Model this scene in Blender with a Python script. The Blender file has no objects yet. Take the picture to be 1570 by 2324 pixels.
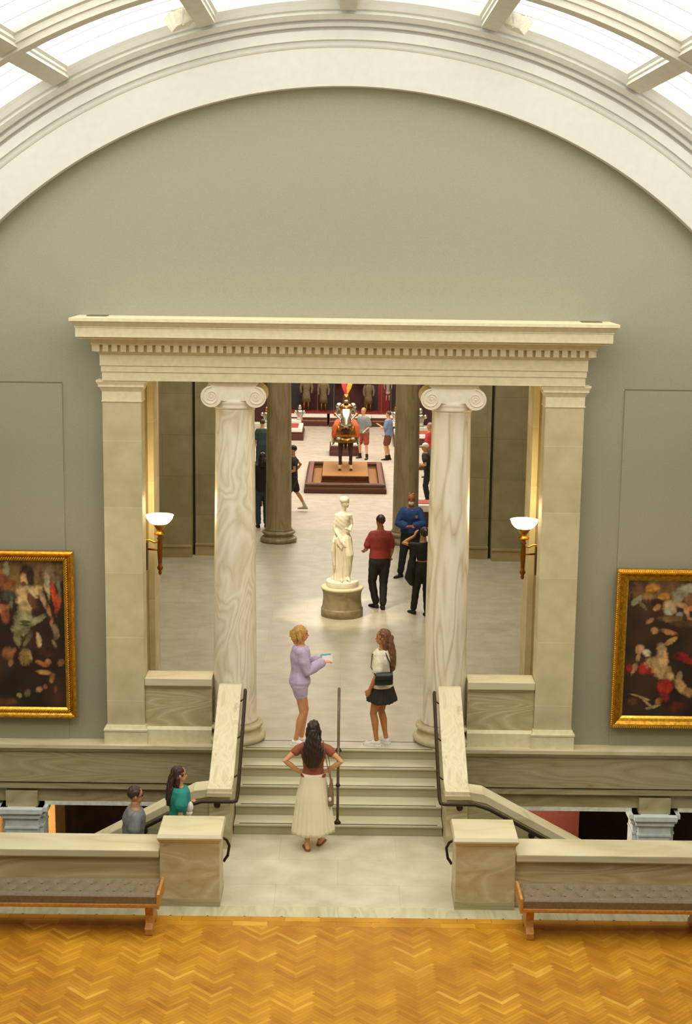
import bpy, bmesh, math, random
from mathutils import Vector, Matrix, Euler
random.seed(7)
PI = math.pi
sc = bpy.context.scene
col = sc.collection
# ------------------------------------------------------------------ camera
F_PX = 3400.0
pit, yaw, roll = math.radians(10.2), 9/3400.0, math.radians(0.75)
f = Vector((math.sin(yaw)*math.cos(pit), math.cos(yaw)*math.cos(pit), -math.sin(pit)))
r = f.cross(Vector((0, 0, 1))).normalized(); u = r.cross(f)
R_ = r*math.cos(roll) + u*math.sin(roll); U_ = u*math.cos(roll) - r*math.sin(roll)
cd = bpy.data.cameras.new('camera'); cam = bpy.data.objects.new('camera', cd); col.objects.link(cam)
m3 = Matrix((R_, U_, -f)).transposed()
cam.matrix_world = Matrix.Translation((0, 0, 7.0)) @ m3.to_4x4()
cd.sensor_fit = 'VERTICAL'; cd.sensor_height = 36.0; cd.lens = 36.0*F_PX/2324.0
cd.clip_start = 0.1; cd.clip_end = 300
sc.camera = cam
# ------------------------------------------------------------------ world, exposure, lights
w = bpy.data.worlds.new('world'); sc.world = w; w.use_nodes = True
w.node_tree.nodes['Background'].inputs[0].default_value = (1.0, 0.93, 0.8, 1)
w.node_tree.nodes['Background'].inputs[1].default_value = 0.3
vs = sc.view_settings
vs.view_transform = 'Standard'; vs.look = 'None'; vs.exposure = 0.0; vs.gamma = 1.0; vs.use_curve_mapping = False
SKY_GLASS = 3.35       # radiance of the gallery laylight
ROT_GLASS = 7.0       # rotunda laylight
COURT_GLASS = 4.6     # armour court laylight
LAMP = 20.0
def area(name, loc, rot, sx, sy, power, colr):
    l = bpy.data.lights.new(name, 'AREA'); l.shape = 'RECTANGLE'; l.size = sx; l.size_y = sy
    l.energy = power; l.color = colr
    o = bpy.data.objects.new(name, l); col.objects.link(o); o.location = loc; o.rotation_euler = rot
    return o
def spot(name, loc, target, power, angle, colr, blend=0.5, size=0.1):
    l = bpy.data.lights.new(name, 'SPOT'); l.energy = power; l.spot_size = math.radians(angle); l.spot_blend = blend
    l.color = colr; l.shadow_soft_size = size
    o = bpy.data.objects.new(name, l); col.objects.link(o); o.location = loc
    d = Vector(target) - Vector(loc); o.rotation_euler = d.to_track_quat('-Z', 'Y').to_euler()
    return o
spot('statue_spotlight', (-2.2, 24.0, 8.6), (0.0, 27.8, 0.4), 2600, 17, (1.0, 0.88, 0.68), 0.6)
spot('knight_fill_spot', (1.2, 37.5, 7.6), (0.05, 44.0, 1.6), 1500, 24, (1.0, 0.86, 0.66), 0.6)  # unseen spot added to brighten the knight
spot('painting_spotlight', (-4.0, 12.5, 8.0), (-4.4, 20.3, 1.6), 420, 28, (1.0, 0.8, 0.5), 0.8)
spot('painting_spotlight', (4.2, 12.5, 8.0), (4.6, 20.3, 1.5), 420, 28, (1.0, 0.8, 0.5), 0.8)

# ------------------------------------------------------------------ materials
def lin(h):
    h = h.lstrip('#'); v = [int(h[i:i+2], 16)/255 for i in (0, 2, 4)]
    return tuple(((c+0.055)/1.055)**2.4 if c > 0.04045 else c/12.92 for c in v) + (1,)
def new_mat(name):
    m = bpy.data.materials.new(name); m.use_nodes = True
    nt = m.node_tree; b = nt.nodes['Principled BSDF']
    return m, nt, b
def coords(nt, scale=(1, 1, 1), rot=(0, 0, 0)):
    tc = nt.nodes.new('ShaderNodeTexCoord'); mp = nt.nodes.new('ShaderNodeMapping')
    mp.inputs['Scale'].default_value = scale; mp.inputs['Rotation'].default_value = rot
    nt.links.new(tc.outputs['Object'], mp.inputs['Vector']); return mp.outputs['Vector']
def ramp(nt, src, stops):
    cr = nt.nodes.new('ShaderNodeValToRGB'); e = cr.color_ramp.elements
    while len(e) < len(stops): e.new(0.5)
    for i, (p, c) in enumerate(stops): e[i].position = p; e[i].color = lin(c)
    nt.links.new(src, cr.inputs['Fac']); return cr.outputs['Color']
def bump(nt, b, src, strength, dist=0.01):
    bn = nt.nodes.new('ShaderNodeBump'); bn.inputs['Strength'].default_value = strength; bn.inputs['Distance'].default_value = dist
    nt.links.new(src, bn.inputs['Height']); nt.links.new(bn.outputs['Normal'], b.inputs['Normal'])
def plain(name, hexc, rough=0.6, metal=0.0, var=0.06, scale=18.0, bmp=0.0, emit=None, es=0.0):
    m, nt, b = new_mat(name)
    n = nt.nodes.new('ShaderNodeTexNoise'); n.inputs['Scale'].default_value = scale; n.inputs['Detail'].default_value = 4
    nt.links.new(coords(nt), n.inputs['Vector'])
    c = [int(hexc.lstrip('#')[i:i+2], 16) for i in (0, 2, 4)]
    lo = '%02x%02x%02x' % tuple(max(0, int(v*(1-var))) for v in c); hi = '%02x%02x%02x' % tuple(min(255, int(v*(1+var))) for v in c)
    nt.links.new(ramp(nt, n.outputs['Fac'], [(0.3, lo), (0.7, hi)]), b.inputs['Base Color'])
    b.inputs['Roughness'].default_value = rough; b.inputs['Metallic'].default_value = metal
    if bmp: bump(nt, b, n.outputs['Fac'], bmp)
    if emit:
        b.inputs['Emission Color'].default_value = lin(emit); b.inputs['Emission Strength'].default_value = es
    return m
def marble(name, stops, scale=1.2, bands=5.0, dist=0.5, rot=(0, 0, 0), stretch=(1, 1, 1), rough=0.45, mix=0.5):
    """bedded marble: contour bands of a stretched noise field, broken up by finer noise"""
    m, nt, b = new_mat(name)
    v = coords(nt, stretch, rot)
    n = nt.nodes.new('ShaderNodeTexNoise'); n.inputs['Scale'].default_value = scale; n.inputs['Detail'].default_value = 2.5; n.inputs['Distortion'].default_value = dist
    n.inputs['Roughness'].default_value = 0.42
    nt.links.new(v, n.inputs['Vector'])
    mu = nt.nodes.new('ShaderNodeMath'); mu.operation = 'MULTIPLY'; mu.inputs[1].default_value = bands; nt.links.new(n.outputs['Fac'], mu.inputs[0])
    pp = nt.nodes.new('ShaderNodeMath'); pp.operation = 'PINGPONG'; pp.inputs[1].default_value = 0.5; nt.links.new(mu.outputs[0], pp.inputs[0])
    m2 = nt.nodes.new('ShaderNodeMath'); m2.operation = 'MULTIPLY'; m2.inputs[1].default_value = 2.0; nt.links.new(pp.outputs[0], m2.inputs[0])
    n2 = nt.nodes.new('ShaderNodeTexNoise'); n2.inputs['Scale'].default_value = scale*3.3; n2.inputs['Detail'].default_value = 6; nt.links.new(v, n2.inputs['Vector'])
    mx = nt.nodes.new('ShaderNodeMix'); mx.data_type = 'FLOAT'; mx.inputs['Factor'].default_value = mix
    nt.links.new(m2.outputs[0], mx.inputs['A']); nt.links.new(n2.outputs['Fac'], mx.inputs['B'])
    nt.links.new(ramp(nt, mx.outputs['Result'], stops), b.inputs['Base Color'])
    b.inputs['Roughness'].default_value = rough
    return m
def stone_blocks(name, c1, c2, mortar, bw, bh, rough=0.6, scale=1.0, plane='XZ', msize=0.004, offset=0.5, shift=(0, 0, 0)):
    m, nt, b = new_mat(name)
    tc = nt.nodes.new('ShaderNodeTexCoord'); sx = nt.nodes.new('ShaderNodeSeparateXYZ'); cx = nt.nodes.new('ShaderNodeCombineXYZ')
    nt.links.new(tc.outputs['Object'], sx.inputs[0])
    nt.links.new(sx.outputs[plane[0]], cx.inputs['X']); nt.links.new(sx.outputs[plane[1]], cx.inputs['Y'])
    va = nt.nodes.new('ShaderNodeVectorMath'); va.operation = 'ADD'; va.inputs[1].default_value = shift; nt.links.new(cx.outputs[0], va.inputs[0])
    br = nt.nodes.new('ShaderNodeTexBrick'); br.offset = offset
    br.inputs['Scale'].default_value = scale; br.inputs['Brick Width'].default_value = bw; br.inputs['Row Height'].default_value = bh
    br.inputs['Mortar Size'].default_value = msize; br.inputs['Bias'].default_value = 0.0
    br.inputs['Color1'].default_value = lin(c1); br.inputs['Color2'].default_value = lin(c2); br.inputs['Mortar'].default_value = lin(mortar)
    nt.links.new(va.outputs[0], br.inputs['Vector'])
    n = nt.nodes.new('ShaderNodeTexNoise'); n.inputs['Scale'].default_value = 3.0; n.inputs['Detail'].default_value = 5
    nt.links.new(tc.outputs['Object'], n.inputs['Vector'])
    g = ramp(nt, n.outputs['Fac'], [(0.3, 'e2e0d8'), (0.7, 'ffffff')])
    mx = nt.nodes.new('ShaderNodeMix'); mx.data_type = 'RGBA'; mx.blend_type = 'MULTIPLY'; mx.inputs['Factor'].default_value = 1
    nt.links.new(br.outputs['Color'], mx.inputs['A']); nt.links.new(g, mx.inputs['B'])
    nt.links.new(mx.outputs['Result'], b.inputs['Base Color']); b.inputs['Roughness'].default_value = rough
    return m
def glow(name, hexc, strength):
    m = bpy.data.materials.new(name); m.use_nodes = True; nt = m.node_tree
    nt.nodes.remove(nt.nodes['Principled BSDF']); e = nt.nodes.new('ShaderNodeEmission')
    e.inputs['Color'].default_value = lin(hexc); e.inputs['Strength'].default_value = strength
    nt.links.new(e.outputs[0], nt.nodes['Material Output'].inputs[0]); return m

M = {}
M['wall'] = plain('painted_wall', '96947f', 0.8, 0, 0.03, 60, 0.0)
M['plaster'] = plain('white_plaster', 'cbcac1', 0.7, 0, 0.012, 9)
M['rib'] = plain('skylight_rib_paint', 'cdcabb', 0.6, 0, 0.02, 9)
M['glass_gallery'] = glow('laylight_glass', 'fffdf4', SKY_GLASS)
M['glass_rot'] = glow('rotunda_laylight_glass', 'fff6e2', ROT_GLASS)
M['glass_court'] = glow('court_laylight_glass', 'fff2e4', COURT_GLASS)
M['bar'] = plain('glazing_bar', 'c9c6ba', 0.6)
M['lime'] = plain('limestone', 'dfd5b0', 0.7, 0, 0.03, 14)
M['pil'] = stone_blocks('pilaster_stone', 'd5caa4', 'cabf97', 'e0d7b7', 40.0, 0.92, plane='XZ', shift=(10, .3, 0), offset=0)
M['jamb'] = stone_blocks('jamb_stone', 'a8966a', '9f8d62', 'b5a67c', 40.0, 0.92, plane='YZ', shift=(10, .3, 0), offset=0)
M['rotwall'] = stone_blocks('rotunda_wall_stone', '9a906c', '908664', '7c7354', 1.6, 0.92, plane='XZ')
M['floor_rot'] = stone_blocks('rotunda_floor_stone', 'c2bba6', 'bab39f', 'aba48f', 1.3, 0.7, plane='XY', rough=0.35)
M['floor_court'] = stone_blocks('court_floor_stone', 'cfc5b4', 'c9bfae', 'bdb3a2', 1.3, 1.3, plane='XY', rough=0.35)
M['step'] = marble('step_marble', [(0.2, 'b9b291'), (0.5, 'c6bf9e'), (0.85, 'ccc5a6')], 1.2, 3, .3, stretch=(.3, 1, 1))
M['riser_shaded'] = marble('shaded_riser_marble', [(0.2, 'a39c7a'), (0.5, 'aea785'), (0.85, 'b8b18f')], 1.2, 3, .3, stretch=(.3, 1, 1))  # riser shade put into the colour: same stone, darker than the treads
M['landing'] = stone_blocks('landing_stone', 'd3cab0', 'cdc4a8', 'c0b799', 1.5, 0.75, plane='XY', rough=0.5)
M['border'] = marble('border_marble', [(0.2, 'b0aa88'), (0.5, 'bfb996'), (0.85, 'c9c4a2')], 3, 5, .4, rot=(0, 0, .7), stretch=(1.6, .3, 1))
M['marble'] = marble('veined_marble', [(0.08, '978759'), (0.25, 'b2a57b'), (0.6, 'c0b48b'), (0.85, 'd0c6a4')], 1.0, 14, .7, stretch=(0.38, 0.38, 2.4), mix=.45)
M['marble_grey'] = marble('greyed_marble', [(0.08, '8f8158'), (0.28, 'a89c74'), (0.65, 'b3a882'), (0.9, 'bfb592')], 1.0, 13, .6, stretch=(0.32, 0.32, 2.8), mix=.45)
M['coping'] = marble('coping_marble', [(0.15, 'bfb188'), (0.4, 'cfc39d'), (0.8, 'd9cfad')], 1.4, 5, .5, stretch=(0.35, 1, 2))
M['flank'] = marble('sloping_coping_marble', [(0.10, 'a08c68'), (0.22, 'd0c09a'), (0.6, 'e3d8b9'), (0.9, 'd6c59d')], 2.2, 3.5, 1.2, rot=(0.5, 0.6, 0.6), stretch=(2.2, .7, 1), mix=.45)
M['column'] = marble('column_marble', [(0.08, 'c3b696'), (0.24, 'd9cfb3'), (0.55, 'e6ddc6'), (0.9, 'efe8d6')], 1.15, 18, .6, rot=(0.0, 0.15, 0.3), stretch=(1.5, 1.5, 0.62), rough=0.35, mix=.42)
M['column2'] = marble('column_marble_streaked', [(0.10, 'a39472'), (0.25, 'cfc3a3'), (0.55, 'e5dcc5'), (0.9, 'ede5d2')], 1.3, 9, .35, rot=(0.0, 0.42, 0.2), stretch=(2.2, 2.2, 0.32), rough=0.35, mix=.45)
M['colbase'] = plain('column_base_stone', 'c9bd97', 0.5, 0, 0.05, 12)
M['capital'] = plain('column_capital_stone', 'e8dfc9', 0.6, 0, 0.02, 12)
M['darkcol'] = marble('dark_column_marble', [(0.15, '76674a'), (0.4, '8c7c5c'), (0.7, '98886a'), (0.9, 'a08e6a')], 2.2, 4, .4, rot=(0.0, 0.1, 0.1), stretch=(2.4, 2.4, 0.35), rough=0.35, mix=.6)
M['pier'] = plain('pale_blue_grey_stone', 'dce6e4', 0.5, 0, 0.05, 9)
M['iron'] = plain('dark_bronze_rail', '3a2e22', 0.4, 0.6, 0.1)
M['pole'] = plain('worn_bronze_rail', '6f604a', 0.35, 0.6, 0.1)
M['brass'] = plain('polished_brass', 'c08a2c', 0.25, 1.0, 0.08)
M['lampglass'] = glow('lamp_bowl_glass', 'ffe6b0', LAMP)
M['orangewood'] = plain('orange_stained_wood', 'b8803a', 0.4, 0, 0.1, 30)
M['leather'] = plain('grey_brown_leather', '75654c', 0.55, 0, 0.07, 40, 0.05)
M['redwood'] = plain('red_brown_wood', '4e281a', 0.35, 0, 0.14, 25)
M['oak'] = plain('warm_oak', '96642e', 0.4, 0, 0.1, 14)
M['whitetop'] = plain('white_plinth_top', 'eae2d4', 0.6, 0, 0.02)
M['crimson'] = plain('crimson_fabric', '7c1f1e', 0.8, 0, 0.08)
M['case'] = plain('dark_maroon_back_panel', '3f1a18', 0.8, 0, 0.15, 6)
M['casedark'] = plain('dark_grey_panel', '2e2622', 0.8, 0, 0.1, 6)
M['steel'] = plain('polished_steel', 'c9c2b4', 0.28, 1.0, 0.05)
M['bronze'] = plain('gilded_bronze_armour', 'a8763c', 0.3, 1.0, 0.15, 12)
M['olive'] = plain('olive_cloth', '6b5a3a', 0.8, 0, 0.15)
M['orange'] = plain('orange_cloth', 'b5501a', 0.7, 0, 0.12)
M['horse'] = plain('dark_brown_horse_coat', '3a2013', 0.6, 0, 0.15)
M['statue'] = plain('white_statue_marble', 'f2ead2', 0.5, 0, 0.03, 8)
M['plinthtop'] = plain('pale_plinth_stone', 'e0d0ac', 0.5, 0, 0.03)
M['plinth'] = marble('grey_plinth_stone', [(0.2, '8c7b5b'), (0.5, '99896a'), (0.85, 'a69574')], 4, 3, .4)
M['giltlight'] = plain('bright_gilding', 'e0b040', 0.32, 0.75, 0.14, 30)
M['gilt'] = plain('frame_gilding', 'c08c24', 0.36, 0.75, 0.2, 24)
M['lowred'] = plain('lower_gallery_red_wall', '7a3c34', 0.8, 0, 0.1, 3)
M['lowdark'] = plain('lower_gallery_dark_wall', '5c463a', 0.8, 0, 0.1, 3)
M['lowwarmlit'] = plain('lower_gallery_warm_lit_wall', 'c89a5c', 0.7, 0, 0.05)  # warm lamplight on these piers is put into the wall colour
M['redsign'] = plain('red_panel', '8f2a1c', 0.6)

# ------------------------------------------------------------------ mesh helpers
class MB:
    def __init__(s): s.v = []; s.f = []; s.sm = []
    def add(s, vs_, fs, smooth=False):
        n = len(s.v); s.v += [tuple(p) for p in vs_]
        for q in fs: s.f.append([i+n for i in q]); s.sm.append(smooth)
        return s
    def box(s, x0, x1, y0, y1, z0, z1):
        return s.frus(x0, x1, y0, y1, z0, x0, x1, y0, y1, z1)
    def frus(s, a0, a1, b0, b1, z0, c0, c1, d0, d1, z1):
        v = [(a0, b0, z0), (a1, b0, z0), (a1, b1, z0), (a0, b1, z0), (c0, d0, z1), (c1, d0, z1), (c1, d1, z1), (c0, d1, z1)]
        return s.add(v, [(0, 3, 2, 1), (4, 5, 6, 7), (0, 1, 5, 4), (1, 2, 6, 5), (2, 3, 7, 6), (3, 0, 4, 7)])
    def loft(s, rings, smooth=True, cap=True):
        n = len(rings[0]); vs_ = [p for rg in rings for p in rg]; fs = []
        for i in range(len(rings)-1):
            for j in range(n):
                k = (j+1) % n; fs.append((i*n+j, i*n+k, (i+1)*n+k, (i+1)*n+j))
        s.add(vs_, fs, smooth)
        if cap:
            b = len(s.v)-len(vs_)
            s.f.append([b+j for j in reversed(range(n))]); s.sm.append(False)
            s.f.append([b+(len(rings)-1)*n+j for j in range(n)]); s.sm.append(False)
        return s
    def lathe(s, prof, c=(0, 0, 0), n=32, smooth=True):
        rings = [[(c[0]+rr*math.cos(2*PI*j/n), c[1]+rr*math.sin(2*PI*j/n), c[2]+z) for j in range(n)] for rr, z in prof]
        return s.loft(rings, smooth)
    def tube(s, pts, rad, n=10, smooth=True, sy=1.0):
        pts = [Vector(p) for p in pts]
        if not hasattr(rad, '__len__'): rad = [rad]*len(pts)
        rings = []; t0 = (pts[1]-pts[0]).normalized()
        a = Vector((0, 0, 1)) if abs(t0.z) < 0.9 else Vector((0, 1, 0))
        nrm = t0.cross(a).normalized()
        for i, p in enumerate(pts):
            if i == 0: t = t0
            elif i == len(pts)-1: t = (pts[-1]-pts[-2]).normalized()
            else: t = ((pts[i+1]-p).normalized()+(p-pts[i-1]).normalized()).normalized()
            nrm = (nrm - t*nrm.dot(t)).normalized(); bn = t.cross(nrm)
            rings.append([p+(nrm*math.cos(2*PI*j/n)+bn*math.sin(2*PI*j/n)*sy)*rad[i] for j in range(n)])
        return s.loft(rings, smooth)
    def capsule(s, pts, rad, n=12):
        """tube with rounded ends"""
        pts = [Vector(p) for p in pts]; rad = list(rad) if hasattr(rad, '__len__') else [rad]*len(pts)
        d0 = (pts[0]-pts[1]).normalized(); d1 = (pts[-1]-pts[-2]).normalized()
        P = [pts[0]+d0*rad[0]*k for k in (0.98, 0.8, 0.45)] + pts + [pts[-1]+d1*rad[-1]*k for k in (0.45, 0.8, 0.98)]
        Q = [rad[0]*k for k in (0.15, 0.6, 0.9)] + rad + [rad[-1]*k for k in (0.9, 0.6, 0.15)]
        return s.tube(P, Q, n)
    def ell(s, c, rx, ry, rz, rot=None, n=16, m=10):
        vs_ = []; fs = []
        c = Vector(c); rm = Euler(rot).to_matrix() if rot else Matrix.Identity(3)
        for i in range(1, m):
            th = PI*i/m
            for j in range(n):
                ph = 2*PI*j/n
                vs_.append(c + rm @ Vector((rx*math.sin(th)*math.cos(ph), ry*math.sin(th)*math.sin(ph), -rz*math.cos(th))))
        nb = len(vs_); vs_.append(c + rm @ Vector((0, 0, -rz))); vs_.append(c + rm @ Vector((0, 0, rz)))
        for i in range(m-2):
            for j in range(n):
                k = (j+1) % n; fs.append((i*n+j, i*n+k, (i+1)*n+k, (i+1)*n+j))
        for j in range(n):
            k = (j+1) % n; fs.append((nb, k, j)); fs.append((nb+1, (m-2)*n+j, (m-2)*n+k))
        return s.add(vs_, fs, True)
    def prism(s, poly, axis, a0, a1):
        """extrude a 2-D polygon along an axis; poly coordinates are the two other axes in order"""
        def P(p, a):
            if axis == 'X': return (a, p[0], p[1])
            if axis == 'Y': return (p[0], a, p[1])
            return (p[0], p[1], a)
        n = len(poly); vs_ = [P(p, a0) for p in poly]+[P(p, a1) for p in poly]
        fs = [tuple(range(n)), tuple(reversed(range(n, 2*n)))]+[(j, n+j, n+(j+1) % n, (j+1) % n) for j in range(n)]
        return s.add(vs_, fs)
    def mesh(s, name):
        me = bpy.data.meshes.new(name); me.from_pydata(s.v, [], s.f)
        me.polygons.foreach_set('use_smooth', s.sm); me.update()
        bm = bmesh.new(); bm.from_mesh(me); bmesh.ops.recalc_face_normals(bm, faces=bm.faces[:]); bm.to_mesh(me); bm.free()
        return me
    def build(s, name, mat, parent=None, loc=None, bevel=0.0):
        o = bpy.data.objects.new(name, s.mesh(name)); col.objects.link(o)
        if mat: o.data.materials.append(mat)
        if parent: o.parent = parent
        if loc: o.location = loc
        if bevel:
            b = o.modifiers.new('bevel', 'BEVEL'); b.width = bevel; b.segments = 2; b.limit_method = 'ANGLE'
        return o
    def remesh(s, name, mat, parent=None, vox=0.012, smooth=3, disp=None):
        """one continuous surface out of overlapping closed shapes"""
        o = s.build(name, mat, parent)
        md = o.modifiers.new('r', 'REMESH'); md.mode = 'VOXEL'; md.voxel_size = vox; md.use_smooth_shade = True
        if smooth:
            sm = o.modifiers.new('s', 'SMOOTH'); sm.iterations = smooth; sm.factor = 0.5
        dg = bpy.context.evaluated_depsgraph_get(); dg.update()
        me = bpy.data.meshes.new_from_object(o.evaluated_get(dg)); o.modifiers.clear()
        me.name = name; o.data = me
        me.materials.clear(); me.materials.append(mat)
        if disp:
            nr = [v.normal.copy() for v in me.vertices]
            for v, nn in zip(me.vertices, nr): v.co = v.co + nn*disp(v.co)
            me.update()
        me.polygons.foreach_set('use_smooth', [True]*len(me.polygons))
        return o
def thing(name, label, cat, loc=(0, 0, 0), rz=0.0, group=None, scale=1.0):
    o = bpy.data.objects.new(name, None); col.objects.link(o); o.empty_display_size = 0.1
    o.location = loc; o.rotation_euler = (0, 0, rz); o.scale = (scale,)*3
    o['label'] = label; o['category'] = cat
    if group: o['group'] = group
    return o
def tag(o, label, cat, group=None):
    o['label'] = label; o['category'] = cat
    if group: o['group'] = group
    return o
def struct(o): o['kind'] = 'structure'; return o
def copy_tree(o, parent=None):
    c = o.copy(); col.objects.link(c)
    if parent: c.parent = parent
    for ch in list(o.children): copy_tree(ch, c)
    return c

# ------------------------------------------------------------------ gallery floor: herringbone parquet
GF = -0.75
struct(MB().box(-7.7, 7.7, -3, 16.36, GF-0.3, GF-0.004).build('floor', plain('parquet_bed', '7a5018', 0.6)))
def parquet_mat(C0, C1, C2, C3, C4):
    m, nt, b = new_mat('herringbone_oak')
    g = nt.nodes.new('ShaderNodeNewGeometry')
    base = ramp(nt, g.outputs['Random Per Island'], [(0.0, C0), (0.25, C1), (0.8, C2), (0.94, C3), (1.0, C4)])
    n = nt.nodes.new('ShaderNodeTexNoise'); n.inputs['Scale'].default_value = 2.2; n.inputs['Detail'].default_value = 5
    nt.links.new(coords(nt), n.inputs['Vector'])
    g2 = ramp(nt, n.outputs['Fac'], [(0.35, 'e0d8c8'), (0.65, 'ffffff')])
    mx = nt.nodes.new('ShaderNodeMix'); mx.data_type = 'RGBA'; mx.blend_type = 'MULTIPLY'; mx.inputs['Factor'].default_value = 1
    nt.links.new(base, mx.inputs['A']); nt.links.new(g2, mx.inputs['B']); nt.links.new(mx.outputs['Result'], b.inputs['Base Color'])
    b.inputs['Roughness'].default_value = 0.55; b.inputs['Specular IOR Level'].default_value = 0.3
    return m
pm = MB(); pm2 = MB(); PWD, PN = 0.0508, 6
def pxy(a, b): return ((a-b)/math.sqrt(2)*PWD, (a+b)/math.sqrt(2)*PWD)
for i in range(-300, 500):
    for j in range(-300, 500):
        d = (i-j) % (2*PN)
        if d == 0: c = (i, i+PN, j, j+1)
        elif d == 2*PN-1: c = (i, i+1, j, j+PN)
        else: continue
        x, y = pxy((c[0]+c[1])/2, (c[2]+c[3])/2)
        if not (-7.6 < x < 7.6 and 6.0 < y < 16.26): continue
        e = 0.015; q = [(c[0]+e, c[2]+e), (c[1]-e, c[2]+e), (c[1]-e, c[3]-e), (c[0]+e, c[3]-e)]
        (pm if d == 0 else pm2).add([pxy(*p)+(GF,) for p in q], [(0, 1, 2, 3)])
for k in range(-20, 20):
    pm.add([(k*0.4, 16.12, GF+0.001), (k*0.4+0.396, 16.12, GF+0.001), (k*0.4+0.396, 16.235, GF+0.001), (k*0.4, 16.235, GF+0.001)], [(0, 1, 2, 3)])
    pm.add([(k*0.4-.2, 16.24, GF+0.001), (k*0.4+0.196, 16.24, GF+0.001), (k*0.4+0.196, 16.357, GF+0.001), (k*0.4-.2, 16.357, GF+0.001)], [(0, 1, 2, 3)])
struct(pm.build('floor', parquet_mat('b87e16', 'c4891c', 'ca9020', 'd69c2c', 'e0ae44')))
struct(pm2.build('floor', parquet_mat('b27814', 'be821a', 'c48a1e', 'd0962a', 'dcaa40')))  # darker tone for one plank direction imitates the sheen of the grain
# stone border, landing
struct(MB().box(-7.7, 7.7, 16.36, 16.64, GF-0.3, GF).build('floor', M['border']))
struct(MB().box(-1.75, 1.75, 16.64, 18.84, GF-0.3, GF).build('floor', M['landing']))
# ------------------------------------------------------------------ walls of the gallery
AR, AZ = 6.83, 2.21      # inner arch radius and centre height
def arc(rr, n=64, a0=-90, a1=90): return [(rr*math.sin(math.radians(a0+(a1-a0)*k/n)), AZ+rr*math.cos(math.radians(a0+(a1-a0)*k/n))) for k in range(n+1)]
wf = MB()       # end wall above and beside the portico opening
wf.prism([(-7.8, 0), (-3.27, 0), (-3.27, 10.3), (-7.8, 10.3)], 'Y', 20.42, 20.9)
wf.prism([(3.27, 0), (7.8, 0), (7.8, 10.3), (3.27, 10.3)], 'Y', 20.42, 20.9)
wf.prism([(-3.27, 5.14), (3.27, 5.14), (3.27, 10.3), (-3.27, 10.3)], 'Y', 20.42, 20.9)
struct(wf.build('wall_front', M['wall']))
for s in (-1, 1):   # slightly proud hanging panels beside the portico
    a, b_ = (3.84, 7.6)
    struct(MB().box(min(s*a, s*b_), max(s*a, s*b_), 20.402, 20.419, 0.0, 5.06).build('trim_panel', M['wall']))
    struct(MB().box(min(s*a, s*b_), max(s*a, s*b_), 20.408, 20.4195, 5.062, 5.078).build('trim_joint', plain('joint_shadow_gap', '6e6a58', .8)))
# archivolt: flat white band with mouldings, then the soffit to the skylight
def arch_ring(prof, mat, name, a0=-90, a1=90, n=96):
    """prof: list of (radius, y) swept round the arch"""
    rings = []
    for k in range(n+1):
        t = math.radians(a0+(a1-a0)*k/n)
        rings.append([(rr*math.sin(t), y, AZ+rr*math.cos(t)) for rr, y in prof])
    mb = MB(); m_ = len(prof); vs_ = [p for q in rings for p in q]; fs = []
    for i in range(n):
        for j in range(m_): k = (j+1) % m_; fs.append((i*m_+j, i*m_+k, (i+1)*m_+k, (i+1)*m_+j))
    fs += [tuple(range(m_)), tuple(reversed(range(n*m_, n*m_+m_)))]
    mb.add(vs_, fs); return mb.build(name, mat)
struct(arch_ring([(6.80, 20.42), (6.80, 20.22), (7.28, 20.21), (7.29, 20.20), (7.31, 20.19), (7.31, 20.235), (7.37, 20.22), (7.38, 20.19), (7.50, 20.19),
                  (7.51, 20.22), (7.535, 20.22), (7.54, 20.15), (7.58, 20.13), (7.585, 20.17), (7.61, 20.17), (7.62, 20.10), (7.68, 20.05),
                  (7.69, 20.10), (7.72, 20.10), (7.74, 20.06), (7.80, 20.03), (7.85, 20.0), (7.86, 20.03), (7.98, 20.03), (7.98, 20.42)], M['plaster'], 'trim_1'))
# skylight
RG, RU = 7.93, 7.72
ribs_ang = [-58, -43.5, -28.6, -13.6, 0, 13.6, 28.6, 43.5, 58]
bays = [20.03, 17.1, 13.8, 10.5, 7.2, 3.9, 0.6, -2.9]
wn = 0
for bi in range(len(bays)-1):
    y1, y0 = bays[bi], bays[bi+1]
    for k in range(len(ribs_ang)-1):
        a0, a1 = ribs_ang[k], ribs_ang[k+1]; mb = MB(); n = 8; pts = []
        for i in range(n+1):
            t = math.radians(a0+(a1-a0)*i/n); pts.append((RG*math.sin(t), AZ+RG*math.cos(t)))
        vs_ = [(p[0], y0, p[1]) for p in pts]+[(p[0], y1, p[1]) for p in pts]
        mb.add(vs_, [(i, i+1, n+2+i, n+1+i) for i in range(n)], True)
        wn += 1; g = struct(mb.build('window_%d' % wn if bi < 4 else 'ceiling', M['glass_gallery'] if bi < 4 else M['plaster']))  # unseen rear bays closed with plaster to cut frontal light
        if bi < 3:
            bb = MB(); yy = y1-0.62
            while yy > y0+0.3:
                bb.tube([((RG-.02)*math.sin(math.radians(a0+(a1-a0)*i/n)), yy, AZ+(RG-.02)*math.cos(math.radians(a0+(a1-a0)*i/n))) for i in range(n+1)], 0.007, 6)
                yy -= 0.68
            bb.build('glazing_bars', M['bar'], g)
tn = 1
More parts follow.
